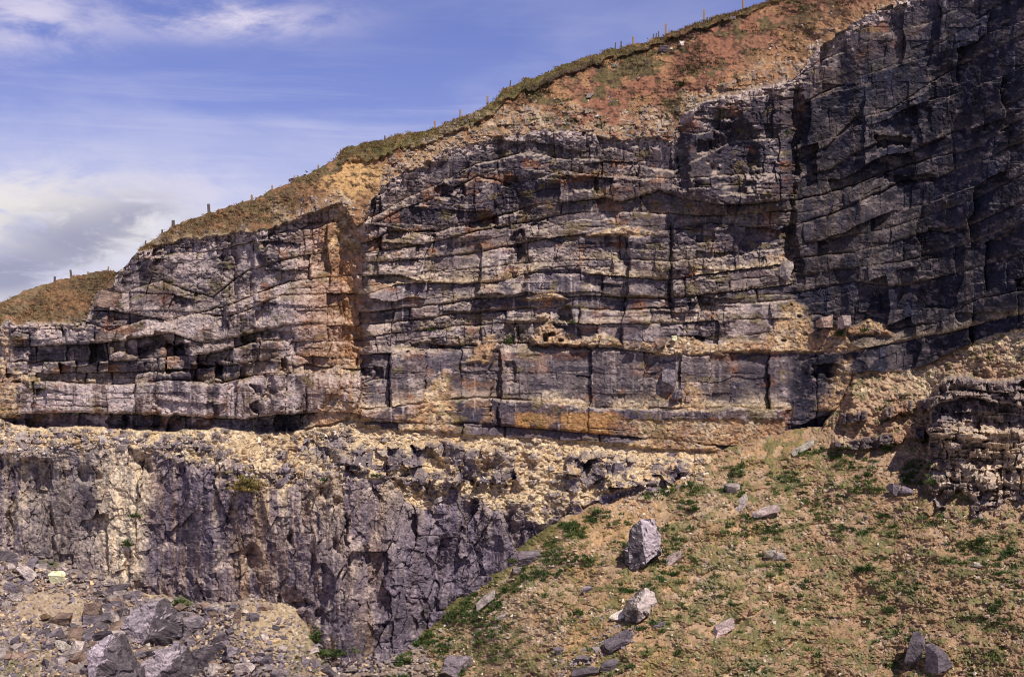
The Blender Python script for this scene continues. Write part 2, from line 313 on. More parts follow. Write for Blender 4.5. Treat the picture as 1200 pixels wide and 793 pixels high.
# the rubbly outcrop on the right
ML = curve([(430,1112),(448,1104),(468,1090),(500,1088),(540,1086),(570,1090),(600,1098),(615,1112),(700,1130)])(V)+wob2*12
MT = curve([(1080,470),(1104,446),(1125,440),(1160,446),(1200,444),(1500,420)])(us)[None, :]+wob2*6
mound = ss(-2.2, 2.2, U-ML)*ss(-4, 2, V-MT)
Ymd = np.interp(us, [1080, 1100, 1150, 1200, 1225, 1500], [126, 124.5, 122.5, 120.5, 121, 136]).astype(F)[None, :]+.034*(600-V)+.03*np.maximum(500-V, 0)
m1 = worley(U/11+wob2, V/8.5, 95); mr = hsh(m1[2], m1[3], 96)
md = lf16*.3+f12*.4+f5*.15+brick(U/24+wob2*.5, V/12+wob2*.3, 99, 1.5)[0]*1.5+brick(U/9+wob2*.4, V/6.5+wob2*.3, 100, 1.6)[0]*.8+(fbm(U/40, V/30, 3, 97)-.5)*2.6
slabs = ss(-1, 1, V-MT)*(1-ss(-1.5, 1.5, V-curve([(1080,486),(1105,470),(1140,466),(1200,476),(1300,470)])(us)[None, :]+wob2*7))
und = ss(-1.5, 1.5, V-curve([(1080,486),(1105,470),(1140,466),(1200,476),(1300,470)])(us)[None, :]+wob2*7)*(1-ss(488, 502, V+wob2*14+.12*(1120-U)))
ql = (V-MT)/13; qi = np.floor(ql+wob2*.5).astype(np.int64)
md += slabs*(1.6+1.0*(hsh(qi, np.floor(U/34+qi*.4).astype(np.int64), 98)-.5)-.6*np.exp(-((ql+wob2*.5-qi)/.12)**2))-und*1.3
sl2 = ss(-1, 1, V-curve([(1080,500),(1120,502),(1160,504),(1300,500)])(us)[None, :]+wob2*5)*(1-ss(512, 516, V+wob2*5))*(1-ss(1150, 1165, U+wob2*14))
md += sl2*1.2-1.6*blob(U+wob2*12, V+wob2*10, 1098, 528, 14, 16, .5)-2.6*blob(U+wob2*10, V+wob2*12, 1126, 592, 15, 17, .4)-1.0*blob(U+wob2*10, V+wob2*12, 1105, 590, 8, 20, .4)
md *= .9
Y = Y*(1-mound)+(Ymd-md)*mound

# hillside: soil, small terraces, turf lip at the crest
hh = (V-Ssk)
lip = hill*(1-ss(0, 1, (hh-curve([(-300,8),(0,6),(140,8),(340,9),(430,20),(500,14),(590,13),(640,12),(700,10),(780,7),(850,6),(900,3),(1100,2)])(us)[None, :]+wob2*9)/3))
hb = (fbm(U/28, V/16, 4, 111)-.5)*1.5+(fbm(U/6, V/5, 3, 112)-.5)*.55+dome2*.25*(vn(U/40, V/30, 113) > .5)
pale_r = hill*(1-ss(0, 1, ((T-V)-curve([(-300,2),(130,4),(200,7),(330,8),(370,16),(385,3),(440,2),(452,8),(480,20),(560,26),(640,30),(700,34),(790,24),(830,18),(900,12),(960,4),(1200,3)])(us)[None, :]+wob*40+wob2*16)/8))
hb += pale_r*(dome1*.45*(vn(U/20, V/14, 163) > .5)+dome2*.2+f12*.35)
hb += lip*.8*ss(370, 430, U)
turfb = (fbm(U/5, V/3.2, 3, 115)-.5)
Y -= hill*hb*ss(0, 7, hh)
X = (U-CU)/FP*Y; Z = (CV-V)/FP*Y

# ------------------------------------------------------------------ colours of the rock sheet (surface albedo, with shade painted in on some parts)
P3 = np.stack([X, Y, Z], -1)
dpu = np.gradient(P3, axis=1); dpv = np.gradient(P3, axis=0)
nrm = np.cross(dpu, dpv); nrm /= np.linalg.norm(nrm, axis=-1, keepdims=True)+1e-9
nrm *= np.where(nrm[..., 1:2] > 0, -1, 1)
NZ = nrm[..., 2]
NZs = (NZ+np.roll(NZ, 1, 0)+np.roll(NZ, -1, 0)+np.roll(NZ, 1, 1)+np.roll(NZ, -1, 1))/5
n1 = fbm(U/60, V/45, 4, 121); n2 = fbm(U/13, V/10, 4, 122); n3 = fbm(U/3.2, V/2.8, 3, 123)
strk = afbm(U/4.2+wob2*.5, V/60, 4, 124); strk2 = afbm(U/11+wob*.6, V/120, 3, 125)
c_dark = np.array([.036, .029, .042], F); c_mid = np.array([.096, .077, .094], F); c_brn = np.array([.150, .092, .070], F)
c_pale = np.array([.44, .35, .325], F); c_deb = np.array([.56, .435, .275], F); c_debo = np.array([.45, .30, .165], F); c_rust = np.array([.25, .105, .045], F); c_orng = np.array([.38, .20, .07], F)
def arr(c): return np.broadcast_to(c, U.shape+(3,)).astype(F).copy()
C = arr(c_mid)
C = mixc(C, c_dark, ss(.35, .8, TONE*.5+n1*.65)*.85)
C = mixc(C, c_brn, ss(.50, .74, R1*.5+fbm(U/40, V/25, 3, 126)*.6)*(.45+.3*(1-ss(405, 430, U))))
C = mixc(C, c_pale*.8, ss(.56, .74, n2*.6+n1*.2+.2*n3+.15*(R1-.5)+.03)*.6)
C = mixc(C, c_dark, ss(.46, .66, strk*.55+strk2*.45)*.72)
C = mixc(C, c_pale, ss(.64, .78, afbm(U/3.5, V/34, 3, 127)*.7+afbm(U/30, V/90, 2, 128)*.3)*.6)
C = mixc(C, c_rust, ss(.60, .74, fbm(U/22, V/16, 4, 129))*.6)
left = 1-ss(405, 430, U)
C = mixc(C, np.array([.24, .185, .165], F), left*.10)
C = mixc(C, c_pale*1.08, left*face*ss(.50, .66, fbm(U/26, V/18, 4, 130)+.22*blob(U, V, 345, 345, 75, 40, .6)+.10*blob(U, V, 225, 385, 50, 25, .6))*.75)
C = mixc(C, np.array([.34, .180, .088], F), face*np.maximum(blob(U+wob*30, V+wob*30, 388, 330, 36, 140, .7)*.62, blob(U+wob2*16-.03*(V-330), V, 410, 340, 13, 165, .5)*.95))
# pale powdery bands that follow some beds
for b_, a_ in ((25, .5), (27, .35), (29, .5), (30, .4), (31, .35), (24, .3)):
    C = mixc(C, c_pale, (BK == b_)*ss(.45, .62, fbm(U/30, V/7, 4, 131+b_))*a_*face)
C = mixc(C, c_orng, ((BK == 32)*ss(481, 485, V+wob2*5)*ss(590, 612, U)*(1-ss(712, 728, U))*ss(.25, .5, .5*hsh(np.floor(U/9).astype(np.int32), np.floor(U/9).astype(np.int32)*0, 171)+.6*n2)*.85+.4*(BK == 32)*(U < 590)*ss(.5, .7, n2))*face*.9)
mass = ((BK == 31)) | (BK == 8)
C = mixc(C, np.array([.062, .050, .060], F), (((BK == 31)))*ss(.3, .6, strk2)*.55*face)
C = mixc(C, c_pale*1.15, (BK == 8)*ss(.52, .68, strk*.6+strk2*.4+.04)*.7*face)
C = mixc(C, c_dark, (((BK == 25) | (BK == 27) | (BK == 28)) & (U > 784))*face*ss(.3, .5, strk2*.6+n2*.4)*.75)
C = mixc(C, c_dark, face*np.maximum(blob(U+wob*40, V+wob*30, 215, 325, 70, 45, .6)*.6, blob(U+wob*50, V+wob*40, 640, 215, 150, 62, .6)*.55)*ss(.3, .55, n2*.6+h30*.4))
C = mixc(C, np.array([.125, .098, .108], F), (BK == 33)*face*.75)
# the big dark wall on the right: its shade painted in as near-black rock
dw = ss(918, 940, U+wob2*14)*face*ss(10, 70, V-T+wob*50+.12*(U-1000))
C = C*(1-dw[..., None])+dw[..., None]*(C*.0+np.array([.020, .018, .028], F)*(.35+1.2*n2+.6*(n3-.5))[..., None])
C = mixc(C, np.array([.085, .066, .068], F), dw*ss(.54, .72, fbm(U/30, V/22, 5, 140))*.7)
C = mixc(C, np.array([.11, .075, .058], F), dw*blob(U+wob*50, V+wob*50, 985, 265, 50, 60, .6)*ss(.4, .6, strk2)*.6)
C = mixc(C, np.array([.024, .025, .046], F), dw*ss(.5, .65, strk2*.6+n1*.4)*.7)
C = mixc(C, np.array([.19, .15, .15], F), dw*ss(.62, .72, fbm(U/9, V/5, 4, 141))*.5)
C = mixc(C, np.array([.045, .037, .050], F), face*(ss(790, 805, U)*(1-ss(925, 935, U)))*(1-ss(230, 262, V))*ss(.36, .52, n1+.2*(n2-.5))*.75*ss(12, 40, V-T))
# crumbly pale edge at the top of the face
C = mixc(C, c_pale*1.05, crumb*ss(.3, .65, n2+.35*(1-ss(4, 24, V-T))-.1)*(.75-.2*dw))
# lower wall
cl = arr(np.array([.170, .128, .144], F))
cl = mixc(cl, np.array([.26, .175, .115], F), ss(.50, .64, afbm(U/7, V/110, 4, 160))*.5)
cl = mixc(cl, np.array([.15, .118, .135], F), ss(.48, .62, afbm(U/5, V/80, 4, 161))*.6)
cl = mixc(cl, np.array([.135, .110, .135], F), ss(.40, .70, n1*.4+strk2*.6+.12*ss(430, 480, U))*.8)
cl = mixc(cl, np.array([.44, .35, .29], F), ss(.52, .68, n2*.45+strk*.35+n3*.2+.02*(1-ss(430, 500, U)))*.55)
spill = np.exp(-np.maximum(V-N, 0)/42)*ss(.50, .62, afbm(U/7+wob, V/120, 3, 172))
cl = mixc(cl, np.array([.52, .40, .25], F), spill*.8)
cl = mixc(cl, np.array([.30, .19, .10], F), ss(.56, .7, afbm(U/14, V/130, 3, 142))*.55*ss(250, 300, U)*(1-ss(430, 460, U)))
palest = (blob(U+wob*26, V, 142, 605, 32, 100, .45)*ss(.34, .50, strk*.5+strk2*.2+.3*n3+.07)+.6*blob(U+wob*22, V, 26, 570, 16, 60, .5)*ss(.45, .6, n2))
cl = mixc(cl, np.array([.62, .50, .35], F), palest*.85)
cl = mixc(cl, np.array([.20, .165, .145], F), blob(U, V, 75, 600, 45, 80, .5)*.6)
cl = mixc(cl, np.array([.150, .122, .160], F), ss(430, 470, U+wob*30)*.62)  # right of the nose: shaded side of the wall painted darker and bluer
cl = cl*(.72+.56*n3)[..., None]
C = C*(1-low[..., None])+cl*low[..., None]
# bench debris
cb = arr(c_deb)
cb = mixc(cb, c_debo, ss(.42, .62, n1*.6+n2*.4)*.55)
cb = mixc(cb, np.array([.64, .525, .35], F), ss(.52, .68, n2)*.7)
st_c = (r_1 > .55)*(s1[0] < .58)*pst
cb = mixc(cb, np.array([.19, .15, .15], F), st_c*(hsh(s1[2], s1[3], 143) > .5)*.8)
cb = mixc(cb, np.array([.58, .45, .30], F), st_c*(hsh(s1[2], s1[3], 143) < .3)*.8)
cb = mixc(cb, np.array([.21, .165, .16], F), (s2[0] < .5)*(r_2 > .72)*.7*pst)
cb = mixc(cb, np.array([.165, .135, .155], F), midrow*ss(.3, .5, n2*.6+h12*.4)*.92)
cb = mixc(cb, np.array([.25, .205, .205], F), leftrub*ss(.35, .6, h12*.6+n2*.4+.05)*.9)
rb = ss(950, 985, U)*bench
cb = mixc(cb, np.array([.34, .215, .14], F), rb*ss(.35, .55, n1*.5+n2*.5)*.8)
cb = mixc(cb, np.array([.13, .12, .05], F), rb*ss(.58, .66, fbm(U/10, V/6, 3, 144))*.7)
cb = mixc(cb, np.array([.105, .083, .095], F), (st1+st2)*ss(.2, .42, n2+.2*jt[0])*.9)
cb = mixc(cb, np.array([.40, .235, .14], F), (st1+st2)*(jt[2] > .72)*.8)
cb = cb*(.66+.68*n3)[..., None]
C = C*(1-bench[..., None])+cb*bench[..., None]
# outcrop
cm = arr(np.array([.36, .265, .20], F))
cm = mixc(cm, np.array([.50, .385, .27], F), (mr > .6)*.6)
cm = mixc(cm, np.array([.17, .14, .145], F), ss(.40, .6, fbm(U/20, V/20, 3, 145)*.7+h12*.3+.1*ss(560, 600, V))*.75)
cm = mixc(cm, np.array([.24, .185, .165], F), slabs*.85)
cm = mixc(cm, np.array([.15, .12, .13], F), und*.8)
cm = mixc(cm, np.array([.22, .175, .18], F), ss(575, 595, V)*.6)
cm = mixc(cm, np.array([.56, .43, .30], F), blob(U+wob*20, V+wob*20, 1175, 535, 50, 48, .5)*.6)
cm = cm*(.7+.6*n3)[..., None]
C = C*(1-mound[..., None])+cm*mound[..., None]
# dust and chips wherever the rock is flat enough to hold them
dust = ss(.44, .66, NZs+.34*(n2-.5)+.1*(n3-.5))*(face*(1-.75*dw)+low*.5)*ss(.28, .5, n2*.6+n1*.4+.06)
C = mixc(C, np.array([.47, .375, .30], F)*1.0, dust*.52*(1-.7*(BK == 33)))
C = mixc(C, np.array([.54, .41, .26], F)*1.0, np.maximum(LEDGE*1.15*(.6+.8*n3), 0)*face*.85)
cdb = arr(np.array([.42, .275, .145], F)); cdb = mixc(cdb, np.array([.52, .385, .24], F), ss(.5, .62, n2)); cdb = mixc(cdb, np.array([.33, .185, .10], F), ss(.5, .66, fbm(U/20, V/14, 3, 146))*.8)
cdb = mixc(cdb, np.array([.17, .14, .14], F), (s2[0] < .45)*(r_2 > .8)*.8); cdb = cdb*(.7+.6*n3)[..., None]
C = C*(1-DEB[..., None]*.85)+cdb*DEB[..., None]*.85
# hillside
ch = arr(np.array([.24, .128, .066], F))
red = ss(600, 720, U+wob*80)
ch = mixc(ch, np.array([.225, .110, .068], F), red*.94)
ch = mixc(ch, np.array([.235, .105, .065], F), red*ss(.45, .62, n1)*.7)
ch = mixc(ch, np.array([.36, .205, .10], F), ss(.55, .68, fbm(U/30, V/24, 4, 147))*.6)
ch = mixc(ch, np.array([.33, .185, .095], F), blob(U+wob*26, V+wob*26+.42*(U-960), 960, 52, 95, 24, .5)*red*.8)
ch = mixc(ch, np.array([.47, .29, .13], F), blob(U+wob*20, V+wob*20, 412, 206, 40, 24, .4)*.95)
ch = mixc(ch, np.array([.47, .30, .165], F), blob(U+wob*20, V+wob*20+.9*(U-28), 28, 352, 24, 13, .5)*.9)
turf = np.maximum(lip, (1-ss(335, 395, U+wob*40))*ss(-60, 10, hh)*.95*(1-.6*blob(U+wob*20, V+wob*20, 82, 350, 22, 12, .5)))
tcol = arr(np.array([.150, .105, .055], F)); tcol = mixc(tcol, np.array([.085, .080, .034], F), ss(.42, .6, n2*.6+n1*.4)*(.35+.65*ss(300, 420, U))); tcol = mixc(tcol, np.array([.23, .125, .065], F), ss(.52, .66, fbm(U/9, V/6, 4, 148)))
tcol = mixc(tcol, np.array([.105, .115, .035], F), ss(400, 450, U)*(1-ss(640, 800, U))*lip*.6)
ch = ch*(1-turf[..., None]*.9)+tcol*turf[..., None]*.9
gpatch = ss(.58, .66, fbm(U/16, V/10, 4, 149)+.20*blob(U, V, 735, 72, 40, 22, .6))*(1-.7*ss(820, 900, U)*ss(20, 60, V+.4*(U-900)))
ch = mixc(ch, np.array([.085, .075, .034], F), gpatch*.85*ss(500, 600, U))
ch = mixc(ch, np.array([.060, .036, .026], F), ss(.62, .68, fbm(U/7, V/4, 3, 150))*.75*ss(5, 15, hh))
lipd = hill*ss(0, 1, (hh-6+wob2*10)/3)*(1-ss(0, 1, (hh-12+wob2*14)/4))*ss(590, 640, U)  # dark peat plus the shade under the turf lip, painted in
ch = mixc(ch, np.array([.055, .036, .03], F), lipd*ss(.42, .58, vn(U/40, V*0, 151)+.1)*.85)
ch = mixc(ch, np.array([.40, .285, .175], F), pale_r*ss(.40, .66, n2+.06)*.6)
ch = mixc(ch, np.array([.52, .42, .31], F), pale_r*(st_c > 0)*.4)
ch = mixc(ch, np.array([.20, .165, .16], F), pale_r*(s2[0] < .5)*(r_2 > .66)*.7)
ch = ch*(.62+.76*n3)[..., None]
C = C*(1-hill[..., None])+ch*hill[..., None]
moss = face*(1-dw)*ss(.67, .72, fbm(U/18, V/12, 4, 152)+.10*blob(U, V, 245, 335, 25, 15, .6))*.45
C = mixc(C, np.array([.16, .12, .04], F), moss)
spk = vn(U/1.7, V/1.5, 154)*.6+vn(U*.95, V*.95, 153)*.4
C = C*(1+.95*(spk-.5)*(1-.4*hill)+.70*(n3-.5)*(face+low))[..., None]
C = np.clip(C, .008, .8)

# ------------------------------------------------------------------ mesh builders
def make_mesh(name, co, quads, cols=None, smooth=False):
    me = bpy.data.meshes.new(name)
    me.vertices.add(len(co)); me.vertices.foreach_set('co', np.ascontiguousarray(co, F).ravel())
    n = len(quads); k = quads.shape[1]
    me.loops.add(n*k); me.loops.foreach_set('vertex_index', np.ascontiguousarray(quads, np.int32).ravel())
    me.polygons.add(n); me.polygons.foreach_set('loop_start', np.arange(0, n*k, k, dtype=np.int32))
    me.polygons.foreach_set('use_smooth', np.full(n, smooth, bool))
    me.update(calc_edges=True)
    if cols is not None:
        a = me.color_attributes.new('surface_tone', 'FLOAT_COLOR', 'POINT')
        rgba = np.ones((len(co), 4), F); rgba[:, :3] = cols
        a.data.foreach_set('color', rgba.ravel())
    return me
def link(name, me, mat, parent=None):
    o = bpy.data.objects.new(name, me); COL.objects.link(o)
    if mat: me.materials.append(mat)
    if parent: o.parent = parent
    return o
def sub_sheet(name, co, cols, mask, mat, smooth=False):
    """cut the faces where mask (rows-1, cols-1) holds into one object"""
    R, K = co.shape[:2]
    idx = np.arange(R*K).reshape(R, K)
    q = np.stack([idx[:-1, :-1], idx[1:, :-1], idx[1:, 1:], idx[:-1, 1:]], -1)[mask]
    used, inv = np.unique(q.ravel(), return_inverse=True)
    o = link(name, make_mesh(name, co.reshape(-1, 3)[used], inv.reshape(-1, 4), cols.reshape(-1, 3)[used], smooth), mat)
    o['kind'] = 'structure'
    return o

# ------------------------------------------------------------------ materials
def ground_mat(name, scale=5.0, bump=.5, var=.35, rough=.95, spec=.15):
    m = bpy.data.materials.new(name); m.use_nodes = True
    nt = m.node_tree; nd = nt.nodes; lk = nt.links
    bs = nd['Principled BSDF']; bs.inputs['Roughness'].default_value = rough
    bs.inputs['Specular IOR Level'].default_value = spec
    at = nd.new('ShaderNodeAttribute'); at.attribute_name = 'surface_tone'
    tc = nd.new('ShaderNodeTexCoord')
    nz = nd.new('ShaderNodeTexNoise'); nz.inputs['Scale'].default_value = scale; nz.inputs['Detail'].default_value = 6; nz.inputs['Roughness'].default_value = .65
    lk.new(tc.outputs['Object'], nz.inputs['Vector'])
    mr = nd.new('ShaderNodeMapRange'); mr.inputs[1].default_value = .25; mr.inputs[2].default_value = .75; mr.inputs[3].default_value = 1-var; mr.inputs[4].default_value = 1+var
    lk.new(nz.outputs['Fac'], mr.inputs[0])
    mx = nd.new('ShaderNodeMix'); mx.data_type = 'RGBA'; mx.blend_type = 'MULTIPLY'; mx.inputs[0].default_value = 1
    lk.new(at.outputs['Color'], mx.inputs[6]); lk.new(mr.outputs[0], mx.inputs[7]); lk.new(mx.outputs[2], bs.inputs['Base Color'])
    bp = nd.new('ShaderNodeBump'); bp.inputs['Strength'].default_value = bump; bp.inputs['Distance'].default_value = .12
    lk.new(nz.outputs['Fac'], bp.inputs['Height']); lk.new(bp.outputs[0], bs.inputs['Normal'])
    return m
M_rock = ground_mat('weathered_limestone', 4.5, .45, .38, .9, .2)
M_soil = ground_mat('turf_and_soil', 6, .7, .4)
M_deb = ground_mat('pale_debris', 7, .7, .35)
M_scree = ground_mat('scree_earth', 7, .7, .35)

fm = lambda a: (a[:-1, :-1]+a[1:, :-1]+a[1:, 1:]+a[:-1, 1:])*.25
hm = fm(hill) > .5; om = (fm(mound) > .5) & ~hm
bm_ = (fm(bench) > .5) & ~hm & ~om; lm = (fm(low) > .5) & ~hm & ~om & ~bm_
fmk = ~(hm | om | bm_ | lm)
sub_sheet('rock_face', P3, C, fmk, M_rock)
sub_sheet('quarry_wall', P3, C, lm, M_rock)
sub_sheet('rock_ledge', P3, C, bm_, M_deb)
sub_sheet('rock_outcrop', P3, C, om, M_rock)
# hillside with the plateau that runs back from the crest
sub_sheet('hillside', P3, C, hm, M_soil)
back = []; bc = []
top_p = P3[0]; top_c = C[0]
for i, (dy, dz) in enumerate([(0, 0), (.6, .03), (2, -.05), (5, -.3), (12, -1.2), (40, -4), (150, -12), (600, -40), (4000, -140), (9000, -260)]):
    p = top_p.copy(); k_ = 1+dy/150.0 if dy > 30 else 1
    p[:, 0] *= k_; p[:, 1] += dy; p[:, 2] += dz+(-(p[:, 2]+20)*min(1, dy/3000)*.9)
    back.append(p); bc.append(top_c)
bk = np.stack(back); bcc = np.stack(bc)
sub_sheet('plateau', bk, bcc, np.ones((bk.shape[0]-1, bk.shape[1]-1), bool), M_soil, True)

def rockY(u, v):
    u = np.atleast_1d(np.asarray(u, float)); v = np.atleast_1d(np.asarray(v, float))
    c = np.clip(np.searchsorted(us, u), 0, len(us)-1)
    r = np.clip(np.round((v-S[c])/(VB-S[c])*(NR-1)).astype(int), 0, NR-1)
    return Y[r, c].astype(float)

# ------------------------------------------------------------------ scree slope on the right, rubble floor on the left
ES = curve([(-300,1080),(300,905),(440,793),(480,759),(560,690),(620,640),(660,612),(720,591),(780,572),(850,547),(900,533),(950,526),(1000,522),(1050,521),(1085,524),(1098,566),(1104,600),(1140,609),(1200,602),(1500,585)])
EF = curve([(-300,620),(0,645),(60,656),(120,673),(200,701),(300,702),(345,715),(370,742),(385,757),(410,766),(450,760),(520,745),(600,740)])
ym_s = curve([(300,139.5),(440,139.5),(560,142),(660,141.5),(780,141),(850,141.5),(950,141),(1000,138),(1050,135.5),(1090,133),(1150,131),(1200,128.8),(1240,129),(1500,142)])
E2 = curve([(-300,1080),(300,905),(440,793),(480,759),(560,690),(620,640),(660,612),(720,591),(780,572),(850,547),(900,533),(950,526),(1000,522),(1050,521),(1090,524),(1200,530),(1500,530)])
def scree_depth(u, v):
    d = v-E2(u); k = np.interp(u, [880, 1050], [.150, .116])
    return np.where(d > 0, ym_s(u)-d*k+d*d*.00009, ym_s(u)-d*.22)
us2 = np.concatenate([np.arange(380, 1215, 1.05), np.linspace(1218, 1500, 50)]).astype(F)
v2 = np.concatenate([np.arange(500, 806, 1.05), np.linspace(808, 1000, 60)]).astype(F)
U2, V2 = np.meshgrid(us2, v2)
w2 = fbm(U2/45, V2/45, 3, 321)-.5; w3 = fbm(U2/9, V2/9, 3, 322)-.5
k1 = worley(U2/6+w3, V2/4.2, 323); k2 = worley(U2/3.0, V2/2.2, 324)
kr1 = hsh(k1[2], k1[3], 325); kr2 = hsh(k2[2], k2[3], 326)
stone = np.sqrt(np.maximum(0, .22-k1[0]**2))*(kr1 > .72); stone2 = np.sqrt(np.maximum(0, .25-k2[0]**2))*(kr2 > .55)
fa = -.8*U2+.6*V2; fb2 = .6*U2+.8*V2
flow = fbm(fb2/9+w3, fa/70, 4, 340)
smk = ss(.40, .60, fbm(U2/36, V2/24, 4, 339)+.35*(flow-.5))
rel2 = (fbm(U2/60, V2/40, 4, 327)-.5)*3.2+(flow-.5)*1.1+(fbm(U2/8, V2/5, 4, 328)-.5)*.40+stone*.55*smk+stone2*.28*smk
gr = fbm(U2/9+V2/30, V2/5, 4, 329)*.8+.2*(1-flow)
dens = .60+.16*ss(700, 1000, U2)+.12*ss(600, 760, V2)-.42*blob(U2+w2*50, V2+w2*40+.75*(U2-750), 750, 590, 62, 26, .6)-.25*blob(U2+w2*40, V2+w2*40, 1060, 548, 60, 26, .6)-.18*blob(U2+w2*60, V2+w2*40, 640, 720, 60, 30, .7)+(fbm(U2/52+V2/150, V2/30, 3, 338)-.5)*.62
tuft = ss(0, .07, gr+dens*.42-.735)
rel2 += tuft*.24*(.5+vn(U2/2.2, V2/1.8, 330))
Y2 = scree_depth(U2, V2)-rel2
X2 = (U2-CU)/FP*Y2; Z2 = (CV-V2)/FP*Y2
q1 = fbm(U2/40, V2/30, 4, 331); q2 = fbm(U2/10, V2/7, 4, 332); q3 = fbm(U2/2.6, V2/2.2, 3, 333)
def arr2(c, A): return np.broadcast_to(np.asarray(c, F), A.shape+(3,)).astype(F).copy()
c2 = arr2([.395, .270, .160], U2)
c2 = mixc(c2, [.46, .335, .21], ss(.47, .64, q2))
c2 = mixc(c2, [.47, .285, .14], ss(.5, .64, q1)*.8)
c2 = mixc(c2, [.34, .225, .15], ss(820, 1000, U2)*.65)
c2 = mixc(c2, [.55, .45, .34], np.maximum((stone > 0)*(hsh(k1[2], k1[3], 334) > .5), (stone2 > 0)*(hsh(k2[2], k2[3], 335) > .55))*.8*smk)
c2 = mixc(c2, [.22, .165, .15], np.maximum((stone > 0)*(hsh(k1[2], k1[3], 334) < .35), (stone2 > 0)*(hsh(k2[2], k2[3], 335) < .3))*.7*smk)
c2 = mixc(c2, [.36, .235, .14], ss(.52, .64, flow)*.7)
tg = mixc(arr2([.17, .15, .05], U2), [.25, .155, .09], ss(.42, .58, fbm(U2/7, V2/5, 3, 336)+.1*ss(850, 1000, U2)))
tg = mixc(tg, [.085, .100, .030], ss(.5, .6, fbm(U2/12, V2/8, 3, 337)+.05*(1-ss(850, 1000, U2))))
c2 = c2*(1-tuft[..., None]*.7)+tg*tuft[..., None]*.85
edge = (1-ss(0, 26, V2-ES(us2)[None, :]+w2*20))*(1-ss(640, 680, U2))
c2 = mixc(c2, [.125, .125, .038], edge*ss(.35, .5, q2+.1)*.8)
c2 = np.clip(c2*(.62+.76*q3)[..., None], .01, .8)
sub_sheet('scree_slope', np.stack([X2, Y2, Z2], -1), c2, (fm(V2-E2(us2)[None, :]) > -26), M_scree)

ym_f = lambda u: YL(u)-1.0
def floor_depth(u, v):
    d = v-EF(u)
    return np.where(d > 0, ym_f(u)+.3-d*.215, ym_f(u)+.3-d*.2)
us3 = np.concatenate([np.linspace(-300, -16, 40), np.arange(-14, 640, 1.05)]).astype(F)
v3 = np.concatenate([np.arange(606, 806, 1.05), np.linspace(808, 1000, 40)]).astype(F)
U3, V3 = np.meshgrid(us3, v3)
w5 = fbm(U3/45, V3/45, 3, 421)-.5; w6 = fbm(U3/9, V3/9, 3, 422)-.5
k3 = worley(U3/8+w6, V3/5.5, 423); k4 = worley(U3/3.2, V3/2.4, 424)
kr3 = hsh(k3[2], k3[3], 425); kr4 = hsh(k4[2], k4[3], 426)
sand = np.maximum(blob(U3+w5*30, V3+w5*20, 62, 712, 52, 26, .5), blob(U3+w5*30, V3+w5*20, 20, 770, 50, 34, .5))
grav = np.maximum(blob(U3+w5*30, V3+w5*20, 335, 735, 62, 34, .5), blob(U3+w5*16, V3+w5*16, 187, 690, 24, 12, .5))
rub = 1-np.maximum(sand, grav*.8)
stone3 = np.sqrt(np.maximum(0, .30-k3[0]**2))*(kr3 > .35)+.5*(k3[0] < .55)*((hsh(k3[2], k3[3], 427)-.5)*k3[4]+(hsh(k3[2], k3[3], 428)-.5)*k3[5])*(kr3 > .35)
stone4 = np.sqrt(np.maximum(0, .26-k4[0]**2))*(kr4 > .5)
rel3 = (fbm(U3/60, V3/40, 4, 429)-.5)*3.0+(fbm(U3/11, V3/7, 4, 430)-.5)*.7+stone3*1.3*rub+stone4*(.4+.2*rub)
Y3 = floor_depth(U3, V3)-rel3
# a low heap under the middle of the wall, the pale gravel cone
Y3 -= 2.2*blob(U3, V3, 320, 735, 80, 50, .9)
X3 = (U3-CU)/FP*Y3; Z3 = (CV-V3)/FP*Y3
p1 = fbm(U3/40, V3/30, 4, 431); p2 = fbm(U3/10, V3/7, 4, 432); p3 = fbm(U3/2.6, V3/2.2, 3, 433)
c3 = arr2([.27, .205, .165], U3)
c3 = mixc(c3, [.48, .36, .215], grav*.9); c3 = mixc(c3, [.42, .31, .21], sand*.85)
hk = hsh(k3[2], k3[3], 434)
c3 = mixc(c3, [.24, .195, .205], (k3[0] < .55)*(kr3 > .35)*(hk > .4)*rub*.85)
c3 = mixc(c3, [.47, .38, .31], (k3[0] < .55)*(kr3 > .35)*(hk < .22)*rub*.85)
c3 = mixc(c3, [.21, .165, .15], (stone4 > 0)*(hsh(k4[2], k4[3], 435) < .4)*.7)
c3 = mixc(c3, [.55, .45, .33], (stone4 > 0)*(hsh(k4[2], k4[3], 435) > .72)*.8)
gr3 = np.maximum.reduce([blob(U3+w6*14, V3+w6*10, 392, 762, 24, 7, .6), blob(U3+w6*10, V3+w6*10, 214, 706, 12, 10, .6), blob(U3+w6*16, V3+w6*12, 370, 742, 10, 14, .6), .8*blob(U3+w6*20, V3+w6*20, 14, 776, 44, 26, .6)*ss(.4, .55, p2), blob(U3+w6*12, V3+w6*8, 52, 660, 16, 5, .6), .7*blob(U3, V3, 360, 775, 40, 20, .6)*ss(.45, .6, p2)])
c3 = mixc(c3, [.085, .105, .03], gr3*.8)
c3 = np.clip(c3*(.62+.76*p3)[..., None], .01, .8)
sub_sheet('quarry_floor', np.stack([X3, Y3, Z3], -1), c3, (fm(V3-EF(us3)[None, :]) > -22), M_deb)

